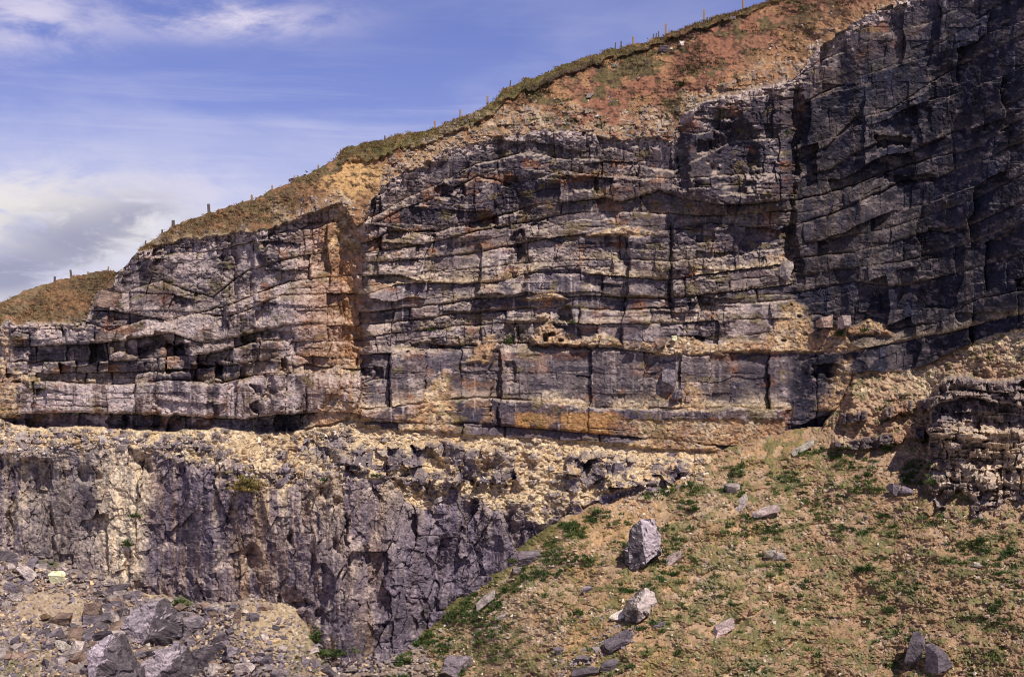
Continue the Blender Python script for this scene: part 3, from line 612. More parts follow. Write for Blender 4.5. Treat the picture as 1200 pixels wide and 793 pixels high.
def screeY(u, v):
    c = np.clip(np.searchsorted(us2, u), 0, len(us2)-1); r = np.clip(np.searchsorted(v2, v), 0, len(v2)-1)
    y = Y2[r, c].astype(float); return np.where((u < 382) | (v-E2(u) < -20), 1e9, y)
def floorY(u, v):
    c = np.clip(np.searchsorted(us3, u), 0, len(us3)-1); r = np.clip(np.searchsorted(v3, v), 0, len(v3)-1)
    y = Y3[r, c].astype(float); return np.where((u > 630) | (v-EF(u) < -16), 1e9, y)
def surf(u, v):
    u = np.atleast_1d(np.asarray(u, float)); v = np.atleast_1d(np.asarray(v, float))
    return np.minimum(np.minimum(rockY(u, np.clip(v, None, VB-1)), screeY(u, v)), floorY(u, v))
def pt(u, v, y=None):
    y = float(surf(u, v)[0]) if y is None else y
    return Vector(((u-CU)/FP*y, y, (CV-v)/FP*y))

# ------------------------------------------------------------------ boulders and stones
def stone_mat(name, col, col2, pale=.25):
    m = bpy.data.materials.new(name); m.use_nodes = True
    nt = m.node_tree; nd = nt.nodes; lk = nt.links; bs = nd['Principled BSDF']; bs.inputs['Roughness'].default_value = .9; bs.inputs['Specular IOR Level'].default_value = .2
    tc = nd.new('ShaderNodeTexCoord'); gm = nd.new('ShaderNodeNewGeometry')
    mp = nd.new('ShaderNodeMapping'); mp.inputs['Scale'].default_value = (1, 1, 2.2); mp.inputs['Rotation'].default_value = (.4, .3, 0); lk.new(gm.outputs['Position'], mp.inputs[0])
    nz = nd.new('ShaderNodeTexNoise'); nz.inputs['Scale'].default_value = 1.3; nz.inputs['Detail'].default_value = 9; nz.inputs['Roughness'].default_value = .7; lk.new(mp.outputs[0], nz.inputs['Vector'])
    rp = nd.new('ShaderNodeValToRGB'); e = rp.color_ramp.elements
    e[0].position = .38; e[0].color = (*col2, 1); e[1].position = .50; e[1].color = (*col, 1)
    e2 = e.new(.64); e2.color = (*[min(.7, c*(1.4+pale)) for c in col], 1)
    lk.new(nz.outputs['Fac'], rp.inputs[0])
    oi = nd.new('ShaderNodeObjectInfo'); mr = nd.new('ShaderNodeMapRange'); mr.inputs[3].default_value = .65; mr.inputs[4].default_value = 1.35; lk.new(oi.outputs['Random'], mr.inputs[0])
    mx = nd.new('ShaderNodeMix'); mx.data_type = 'RGBA'; mx.blend_type = 'MULTIPLY'; mx.inputs[0].default_value = 1
    lk.new(rp.outputs[0], mx.inputs[6]); lk.new(mr.outputs[0], mx.inputs[7])
    n2_ = nd.new('ShaderNodeTexNoise'); n2_.inputs['Scale'].default_value = 5; n2_.inputs['Detail'].default_value = 8; lk.new(gm.outputs['Position'], n2_.inputs['Vector'])
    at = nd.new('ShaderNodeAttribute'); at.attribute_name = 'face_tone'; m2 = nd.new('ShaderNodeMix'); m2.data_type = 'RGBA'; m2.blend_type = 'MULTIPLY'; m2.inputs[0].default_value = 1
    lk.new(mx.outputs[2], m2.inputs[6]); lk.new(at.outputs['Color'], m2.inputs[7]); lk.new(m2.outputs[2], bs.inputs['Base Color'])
    bp = nd.new('ShaderNodeBump'); bp.inputs['Strength'].default_value = .9; bp.inputs['Distance'].default_value = .22; lk.new(n2_.outputs['Fac'], bp.inputs['Height']); lk.new(bp.outputs[0], bs.inputs['Normal'])
    return m
SM = {'grey': stone_mat('grey_purple_stone', (.19, .155, .165), (.10, .083, .095)),
      'dark': stone_mat('dark_stone', (.125, .10, .11), (.065, .053, .06)),
      'pale': stone_mat('pale_stone', (.38, .31, .275), (.22, .175, .17), .05),
      'white': stone_mat('whitish_stone', (.52, .45, .37), (.36, .30, .25), .0),
      'brown': stone_mat('brown_stone', (.22, .15, .115), (.13, .09, .075)),
      'tan': stone_mat('tan_stone', (.40, .27, .155), (.27, .17, .10)),
      'cream': stone_mat('cream_yellow_stone', (.62, .60, .36), (.46, .42, .24), .0),
      'pink': stone_mat('pinkish_stone', (.40, .30, .27), (.28, .205, .19))}
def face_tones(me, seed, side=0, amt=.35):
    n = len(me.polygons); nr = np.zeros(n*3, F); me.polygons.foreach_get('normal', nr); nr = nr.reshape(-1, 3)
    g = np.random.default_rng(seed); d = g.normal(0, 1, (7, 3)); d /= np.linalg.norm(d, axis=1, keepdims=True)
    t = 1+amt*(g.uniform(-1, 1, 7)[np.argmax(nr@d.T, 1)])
    if side: t = t*(1+np.clip((nr[:, 0]*side+nr[:, 2]*.55-.12)*3.0, -.5, .95))  # sun and shade painted by facing, mixed with fresh and weathered rock tones
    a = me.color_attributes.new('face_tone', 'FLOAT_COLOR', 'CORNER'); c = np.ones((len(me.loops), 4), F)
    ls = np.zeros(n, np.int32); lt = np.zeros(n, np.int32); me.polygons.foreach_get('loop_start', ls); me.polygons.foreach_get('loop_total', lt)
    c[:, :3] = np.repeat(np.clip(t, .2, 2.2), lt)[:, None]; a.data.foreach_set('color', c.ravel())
def hull_mesh(pts, seed, rough=.05):
    bm = bmesh.new()
    for p in pts: bm.verts.new(p)
    r = bmesh.ops.convex_hull(bm, input=bm.verts)
    bmesh.ops.delete(bm, geom=[e for e in r['geom_interior'] if isinstance(e, bmesh.types.BMVert)], context='VERTS')
    bmesh.ops.bevel(bm, geom=list(bm.edges), offset=.05, segments=1, affect='EDGES')
    bmesh.ops.triangulate(bm, faces=bm.faces)
    for _ in range(4):
        es = [e for e in bm.edges if e.calc_length() > .28]
        if not es: break
        bmesh.ops.subdivide_edges(bm, edges=es, cuts=1); bmesh.ops.triangulate(bm, faces=bm.faces)
    bm.normal_update()
    co = np.array([v.co[:] for v in bm.verts]); nn = np.array([v.normal[:] for v in bm.verts])
    t = (fbm(co[:, 0]*.9+seed, co[:, 1]*.7+co[:, 2]*1.1, 4, seed)-.5)*.30+(fbm(co[:, 0]*3+co[:, 2]*1.2, co[:, 1]*3+co[:, 2]*3, 3, seed+3)-.5)*.17
    f = facets(co[:, 0]*.8+co[:, 1]*.3, co[:, 2]*.9+co[:, 1]*.4, seed, 1.2, True)[0]*.16
    co = co+nn*(t+f)[:, None]*(rough/.05)
    for v, c in zip(bm.verts, co): v.co = c
    bmesh.ops.recalc_face_normals(bm, faces=bm.faces)
    me = bpy.data.meshes.new('boulder'); bm.to_mesh(me); bm.free(); return me
HULL = {1: [(751,607,0),(768,609,-.3),(774,630,-.3),(773,648,.2),(741,668,.8),(733,660,.3),(732,640,.2),(738,624,.2),(752,640,1.5),(756,656,1.3),(750,615,-2.2),(770,650,-2.2),(735,658,-1.8)],
 2: [(731,712,.3),(734,703,.3),(748,695,0),(757,690,-.2),(768,695,-.3),(770,705,0),(757,722,.7),(745,727,.8),(732,725,.6),(745,708,1.4),(750,700,-1.8),(765,715,-1.6),(735,720,-1.6)],
 50: [(150,722,.6),(163,707,.2),(186,703,0),(212,725,-.2),(212,745,0),(196,754,.6),(180,742,2.2),(160,766,1.6),(143,760,1.2),(143,740,.9),(185,708,-2.8),(210,748,-2.8),(150,755,-2.2)],
 51: [(131,741,.2),(140,746,.2),(163,788,.5),(160,803,.8),(114,803,1.4),(104,764,.6),(112,752,.5),(126,764,1.8),(135,750,-2.4),(160,800,-2.4),(110,790,-2.0)],
 52: [(165,780,.5),(180,763,.3),(203,756,.1),(220,758,0),(237,796,.2),(234,810,.6),(158,810,1.4),(206,772,1.5),(205,765,-2.4),(232,800,-2.4),(166,800,-2.0)]}
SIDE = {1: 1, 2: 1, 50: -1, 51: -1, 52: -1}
def rock_mesh(seed, sub=4, planes=9, sc=(1, 1, 1), rough=.05, boxy=.5):
    r = random.Random(seed)
    bm = bmesh.new(); bmesh.ops.create_icosphere(bm, subdivisions=sub, radius=1.25)
    ns = []
    for ax in range(3):
        for s_ in (-1, 1):
            n = [r.gauss(0, .22) for _ in range(3)]; n[ax] = s_*1.0
            ns.append((Vector(n).normalized(), r.uniform(.55, .8)*(1-.0*boxy)))
    for _ in range(planes-6):
        ns.append((Vector((r.gauss(0, 1), r.gauss(0, 1), r.gauss(0, 1))).normalized(), r.uniform(.62, .95)))
    co = np.array([v.co[:] for v in bm.verts])
    for _ in range(2):
        for n, h in ns:
            n_ = np.array(n); d = co@n_-h
            co -= np.maximum(d, 0)[:, None]*n_[None, :]
    nn = co/np.linalg.norm(co, axis=1, keepdims=True)
    t = (fbm(co[:, 0]*2.3+seed, co[:, 1]*2.3+co[:, 2]*1.7, 4, seed)-.5)*2*rough*1.6+(fbm(co[:, 0]*7+co[:, 2]*5, co[:, 1]*7+co[:, 2]*3, 3, seed+3)-.5)*rough*1.3
    co = co+nn*t[:, None]
    co *= np.array(sc)
    for v, c in zip(bm.verts, co): v.co = c
    me = bpy.data.meshes.new('stone'); bm.to_mesh(me); bm.free()
    return me
def place_rock(name, me, mat, u, v, wpx, hpx, rot, label, cat, group=None, sink=.22, y=None, depth=None):
    """stand a stone whose middle shows at (u,v) on the surface that lies under its foot"""
    p = pt(u, v+hpx*.35) if y is None else pt(u, v, y)
    s = p.y/FP
    W, H = wpx*s, hpx*s
    Dp = depth or min(W, H)*.95
    y0 = p.y+Dp*(.5-sink)*.4 if y is None else y
    c = Vector(((u-CU)/FP*y0, y0, (CV-v)/FP*y0))
    o = bpy.data.objects.new(name, me); COL.objects.link(o)
    if not me.materials: me.materials.append(mat)
    o.location = c; o.rotation_euler = rot
    e = np.array([v_.co[:] for v_ in me.vertices])@np.array(Matrix(o.rotation_euler.to_matrix())).T
    ex = e.max(0)-e.min(0)
    # scale along local axes so that the silhouette has the wanted size
    o.scale = (W/ex[0]*1.0, Dp/ex[1], H/ex[2]) if abs(rot[0])+abs(rot[1]) < .01 else ((W/ex[0]+H/ex[2])*.5,)*3
    o['label'] = label; o['category'] = cat
    if group: o['group'] = group
    return o
BIG = [  # u, v, w, h, tilt, material, seed, label
 (752,638,42,62,0,'grey',1,'tall pointed grey boulder standing upright alone in the middle of the scree slope'),
 (750,708,40,38,0,'pale',2,'chunky two-tone boulder with whitish top, on the scree below the pointed one'),
 (726,720,22,12,-.5,'white',3,'whitish narrow slab propped against the left of the two-tone boulder'),
 (727,750,34,15,-.5,'dark',4,'long grey-purple rock below the two-tone boulder, lying downslope'),
 (714,780,25,14,-.1,'grey',5,'squat grey block at the bottom of the slope under the long grey-purple rock'),
 (900,600,36,16,-.3,'pink',6,'flat pinkish rectangular slab lying on the grassy upper scree'),
 (903,649,15,11,0,'white',7,'left pale stone of a touching pair below the flat slab'),
 (914,652,14,10,0,'pale',8,'right pale stone of a touching pair below the flat slab'),
 (1073,762,27,46,.15,'dark',9,'upright purple-grey rock at the bottom right edge of the scree, left of its pair'),
 (1099,771,34,38,-.2,'dark',10,'leaning purple-grey rock at the bottom right edge of the scree, right of its pair'),
 (534,778,40,32,.2,'grey',11,'broad grey block cut off by the bottom edge at the foot of the scree'),
 (621,653,32,14,0,'dark',12,'flat dark slab perched on the scree crest against the purple lower wall'),
 (607,668,13,9,0,'pale',13,'small pale stone just below the flat dark slab on the scree crest'),
 (570,704,26,12,-.6,'pale',14,'thin greyish slab lying along the grassy scree edge'),
 (848,735,28,15,-.45,'pink',15,'purplish flat slab sunk in grass low on the middle of the scree'),
 (1048,573,16,15,0,'grey',16,'left purple rock of two bedded in sandy scree left of the dark cave'),
 (1064,575,18,13,.2,'grey',17,'right purple rock of two bedded in sandy scree left of the dark cave'),
 (857,572,18,14,0,'pale',18,'pale lumpy rock near the top of the scree under the thin ledge'),
 (866,592,24,5,-.75,'pale',19,'narrow pale stone sliver pointing up the scree left of the flat pinkish slab'),
 (941,525,28,5,-.45,'white',20,'long whitish slab lying aslant where the scree meets the thin ledge'),
 (1145,662,9,7,0,'white',21,'small bright white stone on the grassy scree below the dark cave'),
 (688,690,14,8,-.4,'grey',22,'small grey slab left of the two boulders in the middle of the scree'),
 (790,655,22,11,-.5,'pink',23,'flat brownish stone right of the pointed boulder, bedded in grass'),
 (655,763,14,8,0,'grey',24,'grey stone low on the scree left of the rubble trail'),
 (680,772,18,9,.1,'grey',25,'grey stone in the rubble trail at the bottom of the scree'),
 (688,786,34,10,-.1,'dark',26,'dark low stone in the rubble trail at the very bottom edge'),
 (773,731,16,8,-.3,'grey',27,'small grey stone right below the two-tone boulder'),
 (590,722,16,9,-.3,'pale',28,'pale stone on the lower left part of the scree'),
 (921,318,15,32,.45,'pale',29,'pale rectangular block leaning on a ledge against the dark right-hand wall'),
 (968,378,20,16,0,'brown',30,'brown cube-like block on debris at the foot of the dark wall'),
 (990,378,14,17,0,'pink',31,'lighter square block beside the brown block at the foot of the dark wall'),
 (744,404,11,10,0,'brown',32,'leftmost brown block of three on the long mid-height ledge'),
 (757,405,15,9,.2,'tan',33,'middle tan block of three on the long mid-height ledge'),
 (775,402,17,13,-.5,'brown',34,'rightmost brown block of three on the long mid-height ledge'),
 (790,396,7,6,0,'cream',35,'small cream stone at the right end of the blocks on the mid-height ledge'),
 (785,442,18,21,0,'grey',36,'rounded grey boulder bulging out of the massive bed beside a debris chute'),
 (793,463,12,11,0,'grey',37,'rounded grey stone in the debris chute under the bulging boulder'),
 (807,467,8,8,0,'brown',38,'small brown stone right of the rounded one in the debris chute'),
 (777,58,13,9,0,'dark',39,'dark boulder sitting on red soil under the turf lip near the skyline'),
 (799,51,8,6,0,'white',40,'white boulder on red soil right of the dark one under the turf lip'),
 (787,57,4,3,0,'white',41,'tiny white stone between the dark and the white boulders under the turf lip'),
 (721,77,7,5,0,'white',42,'white stone in grass on the red slope left of the dark boulder'),
 (341,211,7,5,0,'dark',43,'dark rock poking above the turf skyline beside a fence post'),
 (858,21,8,5,0,'grey',44,'grey stone embedded in the turf edge below the highest fence post'),
 (691,112,9,6,0,'pale',45,'pale stone on the rubble above the central face'),
 (127,352,32,22,0,'brown',46,'squarish brown-grey block standing on the left bench beside the face'),
 (181,730,70,56,0,'grey',50,'biggest light-and-dark boulder in the middle of the left rubble heap'),
 (134,770,60,58,.5,'grey',51,'tilted purple slab with pale ridge at the bottom of the left rubble'),
 (196,778,62,46,-.1,'grey',52,'large pale grey block cut by the bottom edge in front of the biggest boulder'),
 (225,733,36,26,.1,'grey',53,'purple-grey slab right of the biggest boulder in the left rubble'),
 (236,774,34,26,0,'dark',54,'dark square block right of the pale block at the bottom edge'),
 (66,678,20,19,0,'cream',55,'bright pale yellow-green rock at the back of the left rubble'),
 (109,715,27,22,.2,'brown',56,'rounded brown boulder behind the left sandy patch'),
 (72,726,30,14,0,'brown',57,'flat dark brown boulder on the sandy patch'),
 (53,723,15,11,-.3,'tan',58,'small orange-brown block at the left of the flat brown boulder'),
 (32,671,24,20,.5,'pale',59,'grey-green slanted slab at the far left of the rubble'),
 (8,664,12,6,0,'white',60,'whitish stone at the left edge beneath the wall'),
 (73,756,16,12,0,'white',61,'pale stone left of the tilted purple slab'),
 (90,760,18,20,0,'pale',62,'pale upright stone touching the tilted purple slab'),
 (88,784,34,9,-.08,'pale',63,'long flat pale slab at the bottom left edge'),
 (134,692,40,12,-.35,'dark',64,'long dark slab lying aslant at the back of the left rubble'),
 (154,697,26,12,-.2,'grey',65,'grey slab right of the long dark slab at the back'),
 (242,711,16,15,.5,'brown',66,'small brown block at the foot of the lower wall above the slab'),
 (278,723,14,24,.3,'brown',67,'brown upright slab leaning on the pale gravel cone'),
 (294,722,12,9,-.5,'dark',68,'dark small block right of the leaning brown slab on gravel'),
 (309,712,14,7,0,'brown',69,'flat brown stone near the top of the gravel cone'),
 (140,744,18,14,0,'pale',70,'pale stone between the biggest boulder and the tilted slab'),
 (256,758,18,12,.2,'dark',71,'dark wedge stone on gravel right of the dark square block'),
 (272,763,20,14,0,'grey',72,'grey stone at the lower gravel edge'),
 (306,772,18,12,.3,'grey',73,'grey block low on the gravel cone'),
 (285,782,22,13,0,'pale',74,'pale stone at the bottom edge below the gravel cone'),
 (20,700,16,10,0,'pale',75,'pale block on the left edge above the sandy patch'),
 (12,686,18,12,.2,'grey',76,'grey block on the left edge below the whitish stone'),
 (100,742,16,11,0,'grey',77,'grey stone behind the pale upright stone'),
 (122,726,24,13,-.2,'grey',78,'grey slab before the rounded brown boulder'),
 (160,790,24,16,0,'dark',79,'dark stone wedged between tilted slab and pale block'),
 (383,786,18,11,0,'grey',80,'grey stone at the bottom edge below the green strip'),
 (410,783,22,12,-.2,'pale',81,'pale stone at the bottom where the rubble meets the scree'),
 (348,757,9,5,0,'white',82,'small whitish stone on gravel near the nose of the wall'),
]
VOL = {}
for (u, v, w, h, tilt, mt, sd, lb) in BIG:
    flat = h < w*.62
    sharp = (sd == 1)
    me = rock_mesh(sd*31+5, 4, 10 if not flat else 8, (1, 1, 1), .085 if not flat else .05)
    if sharp:      # a pointed crown
        for vt in me.vertices:
            t = max(0, vt.co.z+.35); vt.co.x = vt.co.x*(1-.45*t)+.10*t; vt.co.y *= (1-.35*t)
    if sd in HULL:
        p = pt(u, v+h*.3); y0 = p.y-.6; s = y0/FP
        me = hull_mesh([((a-u)*s, -d*1.15, (v-b)*s) for a, b, d in HULL[sd]], sd)
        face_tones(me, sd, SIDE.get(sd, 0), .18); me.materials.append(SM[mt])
        o = bpy.data.objects.new('boulder', me); COL.objects.link(o); o.location = ((u-CU)/FP*y0, y0, (CV-v)/FP*y0)
        o['label'] = lb; o['category'] = 'boulder'; continue
    if flat or abs(tilt) > .05 or h > 1.25*w:
        # give the unrotated block the right proportions, then tilt it in the picture
        ca, sa = abs(math.cos(tilt)), abs(math.sin(tilt))
        det = max(.25, ca*ca-sa*sa)
        lw, lh = max(w*.55, (w*ca-h*sa)/det), max(h*.4, (h*ca-w*sa)/det)
        if abs(tilt) > .3: lw, lh = w/max(ca, .7), h*(.75 if h >= w else .6)
    else: lw, lh = w, h
    p = pt(u, v+h*.3); s = p.y/FP
    e = np.array([q.co[:] for q in me.vertices]); ex = e.max(0)-e.min(0)
    Dp = min(lw, lh)*s*.95 if not flat else lw*s*.6
    o = bpy.data.objects.new('boulder' if max(w, h) > 16 else 'stone', me); COL.objects.link(o)
    me.materials.append(SM[mt])
    for q in me.vertices: q.co = ((q.co.x)/ex[0]*lw*s, q.co.y/ex[1]*Dp, q.co.z/ex[2]*lh*s)
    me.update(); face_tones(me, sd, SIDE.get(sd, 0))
    y0 = p.y-.05-(.55 if 29 <= sd <= 37 else 0)+(.14*Dp if flat and not 29 <= sd <= 37 else 0)
    o.location = ((u-CU)/FP*y0, y0, (CV-v)/FP*y0); o.rotation_euler = (random.uniform(-.1, .1)+(.35 if flat else 0), tilt if tilt else random.uniform(-.08, .08), random.uniform(-.5, .5) if not flat else random.uniform(-.2, .2))
    o['label'] = lb; o['category'] = 'boulder' if max(w, h) > 16 else 'stone'
    VOL[sd] = (u, v, w, h)
def scatter_pts(n, sampler):
    o = []
    while len(o) < n:
        u, v = sampler()
        if u is None: continue
        o.append((u, v))
    o = np.array(o); y = surf(o[:, 0], o[:, 1])
    return np.stack([(o[:, 0]-CU)/FP*y, y, (CV-o[:, 1])/FP*y], 1), o
# loose stones: one small set of shapes, each stone an object of its own
protos = {k: [rock_mesh(900+i*7+len(k), 3, 7, (1, random.uniform(.6, 1), random.uniform(.4, .85)), .035) for i in range(6)] for k in ('grey', 'dark', 'pale', 'brown', 'tan')}
for k, l in protos.items():
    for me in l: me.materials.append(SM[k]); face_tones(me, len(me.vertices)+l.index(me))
def scatter(n, sampler, sizes, kinds, name, label, group, cat='stone'):
    c = 0
    while c < n:
        u, v = sampler()
        if u is None: continue
        k = random.choice(kinds); me = random.choice(protos[k])
        y = float(surf(u, v)[0]); w = sizes()*y/FP
        o = bpy.data.objects.new(name, me); COL.objects.link(o)
        o.location = ((u-CU)/FP*y, y+.1*w, (CV-v)/FP*y); o.rotation_euler = (random.uniform(-.4, .4), random.uniform(-.4, .4), random.uniform(0, 6.28)); o.scale = (w*.62,)*3
        o['label'] = label; o['category'] = cat; o['group'] = group
        c += 1
def s_rub():
    u = random.uniform(-5, 440); v = random.uniform(650, 792)
    if v < EF(u)+6: return None, None
    if blob(u, v, 62, 712, 42, 20) > .5 and random.random() < .85: return None, None
    if blob(u, v, 335, 730, 60, 30) > .5 and random.random() < .6: return None, None
    return u, v
def s_bench():
    u = random.uniform(0, 830); a, b = float(MM(u))+6, float(NN(u))+4
    return u, random.uniform(a, b)
def s_hill():
    u = random.uniform(430, 960); a, b = float(SK(u))+14, float(TP(u))
    return (u, b-abs(random.gauss(0, .3))*(b-a)) if b > a+6 else (None, None)
def s_scree():
    u = random.uniform(470, 1195); a = float(ES(u))+4
    if a > 780: return None, None
    return u, random.uniform(a, 792)
def s_heap():
    u, v = random.gauss(160, 70), random.gauss(738, 30)
    return (u, v) if (v < 792 and v > EF(u)+8 and u > -4 and blob(u, v, 60, 706, 40, 16) < .3) else (None, None)
scatter(115, s_heap, lambda: random.uniform(9, 22), ['grey', 'dark', 'dark', 'pale', 'brown', 'grey'], 'stone', 'angular quarried block lying among the big boulders of the left rubble heap', 'angular blocks among the big boulders')
scatter(70, s_rub, lambda: random.uniform(6, 11)+random.expovariate(.25), ['grey', 'grey', 'dark', 'pale', 'brown', 'pale'], 'stone', 'broken angular stone in the rubble heap at the foot of the lower wall', 'loose stones in the left rubble heap')
scatter(60, s_bench, lambda: random.uniform(4, 8)+random.expovariate(.35), ['grey', 'pale', 'tan', 'grey', 'pale'], 'stone', 'loose broken stone on the pale debris ledge between the two rock walls', 'loose stones on the debris ledge')
scatter(18, s_hill, lambda: random.uniform(2, 4.5), ['pale', 'pale', 'grey', 'tan'], 'stone', 'small stone on the soil slope above the upper rock face', 'loose stones on the soil slope')
scatter(18, s_scree, lambda: random.uniform(2, 5), ['pale', 'grey', 'pale', 'tan'], 'stone', 'small loose stone lying on the grassy scree slope', 'loose stones on the scree')

# small broken stone too many to count: one mesh per area, each piece coloured on its own
M_rub = ground_mat('broken_stone', 6, .5, .3)
def rubble(name, n, sampler, sizes, palette, seed, label):
    g = np.random.default_rng(seed); shapes = []
    for i in range(12):
        b_ = bmesh.new(); asp = np.array([1, g.uniform(.6, 1), g.uniform(.35, .8)])
        for q in range(9): b_.verts.new(np.clip(g.normal(0, .75, 3), -1, 1)*asp)
        hr = bmesh.ops.convex_hull(b_, input=b_.verts); bmesh.ops.delete(b_, geom=[e for e in hr['geom_interior'] if isinstance(e, bmesh.types.BMVert)], context='VERTS'); bmesh.ops.triangulate(b_, faces=b_.faces); bmesh.ops.recalc_face_normals(b_, faces=b_.faces)
        m_ = bpy.data.meshes.new('chip'); b_.to_mesh(m_); b_.free()
        shapes.append((np.array([v.co[:] for v in m_.vertices], F), np.array([p.vertices[:] for p in m_.polygons], np.int32))); bpy.data.meshes.remove(m_)
    c, uv = scatter_pts(n, sampler); sz = sizes(g, n)*c[:, 1]/FP*.62
    cos, fs, cl_, k0 = [], [], [], 0
    pal = np.array(palette, F)
    for i in range(n):
        a, t = g.uniform(0, 6.28), g.normal(0, .4, 2)
        R = np.array((Matrix.Rotation(a, 3, 'Z') @ Matrix.Rotation(t[0], 3, 'X') @ Matrix.Rotation(t[1], 3, 'Y')), F)
        v_, f_ = shapes[i % 12]
        cos.append((v_*sz[i])@R.T+c[i]+np.array([0, .12*sz[i], 0])); fs.append(f_+k0); k0 += len(v_)
        cl_.append(np.repeat((pal[g.integers(len(pal))]*g.uniform(.7, 1.3))[None], len(v_), 0))
    o = link(name, make_mesh(name, np.concatenate(cos), np.concatenate(fs), np.clip(np.concatenate(cl_), 0, .8)), M_rub)
    o['kind'] = 'stuff'; o['label'] = label; o['category'] = 'rubble'
ST = dict(g=(.24,.195,.21), d=(.15,.12,.135), p=(.50,.41,.33), w=(.66,.56,.44), t=(.52,.37,.21), b=(.27,.185,.14))
PAL = lambda k: [ST[c] for c in k]
rubble('rubble', 3400, s_rub, lambda g, n: g.uniform(2.0, 5.0, n)+g.exponential(1.6, n), PAL('ggddgpptbb'), 1, 'small broken stone over the floor at the foot of the lower wall')
rubble('rubble', 3200, s_bench, lambda g, n: g.uniform(1.1, 2.2, n)+g.exponential(1.3, n), PAL('ttpwptgggb'), 2, 'small broken stone over the pale debris ledge')
def s_hill2():
    u = random.uniform(345, 985); a, b = float(SK(u))+12, float(TP(u))+5
    if b < a+6: return None, None
    return u, b-abs(random.gauss(0, .36))*min(b-a, 70)
rubble('rubble', 1100, s_hill2, lambda g, n: g.uniform(1.0, 2.2, n)+g.exponential(1.0, n), PAL('ptgbbgpb'), 3, 'small pale stone along the crumbling top of the rock face')
rubble('rubble', 2800, s_scree, lambda g, n: g.uniform(.8, 1.6, n)+g.exponential(.8, n), PAL('ppwwgtpb'), 4, 'small pale stone strewn over the scree slope')
def s_out():
    u = random.uniform(1092, 1205); return u, random.uniform(500, 606)
rubble('rubble', 300, s_out, lambda g, n: g.uniform(1.4, 3.0, n)+g.exponential(1, n), PAL('pppwgtb'), 5, 'broken pale stone on the rubbly outcrop')
def s_trail():
    t = random.random(); u = 745-85*t+random.gauss(0, 12); v = 735+55*t+random.gauss(0, 7); return (u, v) if v < 793 else (None, None)
rubble('rubble', 170, s_trail, lambda g, n: g.uniform(2.5, 6, n), PAL('gggdppt'), 6, 'trail of broken grey stone at the bottom of the scree')

# ------------------------------------------------------------------ grass tufts (uncountable) and shrubs
def leaf_mat(name, c1, c2):
    m = bpy.data.materials.new(name); m.use_nodes = True
    nt = m.node_tree; nd = nt.nodes; lk = nt.links; bs = nd['Principled BSDF']; bs.inputs['Roughness'].default_value = .8; bs.inputs['Specular IOR Level'].default_value = .15
    gm = nd.new('ShaderNodeNewGeometry')
    nz = nd.new('ShaderNodeTexNoise'); nz.inputs['Scale'].default_value = .55; nz.inputs['Detail'].default_value = 5; lk.new(gm.outputs['Position'], nz.inputs['Vector'])
    rp = nd.new('ShaderNodeValToRGB'); e = rp.color_ramp.elements; e[0].position = .36; e[0].color = (*c1, 1); e[1].position = .64; e[1].color = (*c2, 1)
    lk.new(nz.outputs['Fac'], rp.inputs[0])
    mr = nd.new('ShaderNodeMapRange'); mr.inputs[3].default_value = .6; mr.inputs[4].default_value = 1.5; lk.new(gm.outputs['Random Per Island'], mr.inputs[0])
    mx = nd.new('ShaderNodeMix'); mx.data_type = 'RGBA'; mx.blend_type = 'MULTIPLY'; mx.inputs[0].default_value = 1
    lk.new(rp.outputs[0], mx.inputs[6]); lk.new(mr.outputs[0], mx.inputs[7]); lk.new(mx.outputs[2], bs.inputs['Base Color'])
    return m
G_scree = leaf_mat('scree_grass', (.23, .135, .075), (.14, .15, .042))
G_green = leaf_mat('green_grass', (.04, .075, .022), (.09, .115, .032))
G_heath = leaf_mat('brown_heath_grass', (.22, .115, .058), (.16, .115, .048))
G_dark = leaf_mat('dark_heather', (.035, .035, .014), (.06, .062, .02))
G_straw = leaf_mat('straw_grass', (.28, .19, .07), (.20, .17, .05))
def blades(centers, n, r, h, seed, lean=.5):
    """clumps of narrow triangular blades; centers (k,3)"""
    g = np.random.default_rng(seed); k = len(centers); r = np.broadcast_to(np.asarray(r, float), (k,)); h = np.broadcast_to(np.asarray(h, float), (k,))
    base = np.repeat(centers, n, 0); rr = np.repeat(r, n); hh_ = np.repeat(h, n)
    a = g.uniform(0, 6.283, k*n); q = np.sqrt(g.uniform(0, 1, k*n))
    ox = np.cos(a)*q*rr; oy = np.sin(a)*q*rr
    b = base+np.stack([ox, oy, -.08*hh_+0*ox], 1)
    a2 = g.uniform(0, 6.283, k*n); w = g.uniform(.18, .4, k*n)*hh_*.45
    wd = np.stack([np.cos(a2)*w, np.sin(a2)*w, 0*w], 1)
    hg = hh_*g.uniform(.45, 1.1, k*n)*(1-.45*q)
    tip = b+np.stack([ox*lean+g.normal(0, .2, k*n)*hh_, oy*lean+g.normal(0, .2, k*n)*hh_, hg], 1)
    co = np.stack([b-wd, b+wd, tip], 1).reshape(-1, 3)
    return co, np.arange(len(co)).reshape(-1, 3)
def stuff(name, cents, n, r, h, seed, mat, label, cat):
    co, f = blades(cents, n, r, h, seed); o = link(name, make_mesh(name, co, f), mat); o['kind'] = 'stuff'; o['label'] = label; o['category'] = cat
def tsamp(th):
    c = np.argwhere(tuft > th)
    c = c[(v2[c[:, 0]] < 800) & (V2[c[:, 0], c[:, 1]]-ES(us2[c[:, 1]]) > 1)]
    def f():
        r, k = c[random.randrange(len(c))]; return float(us2[k])+random.uniform(-.5, .5), float(v2[r])+random.uniform(-.5, .5)
    return f
cts, uv = scatter_pts(3600, tsamp(.45))
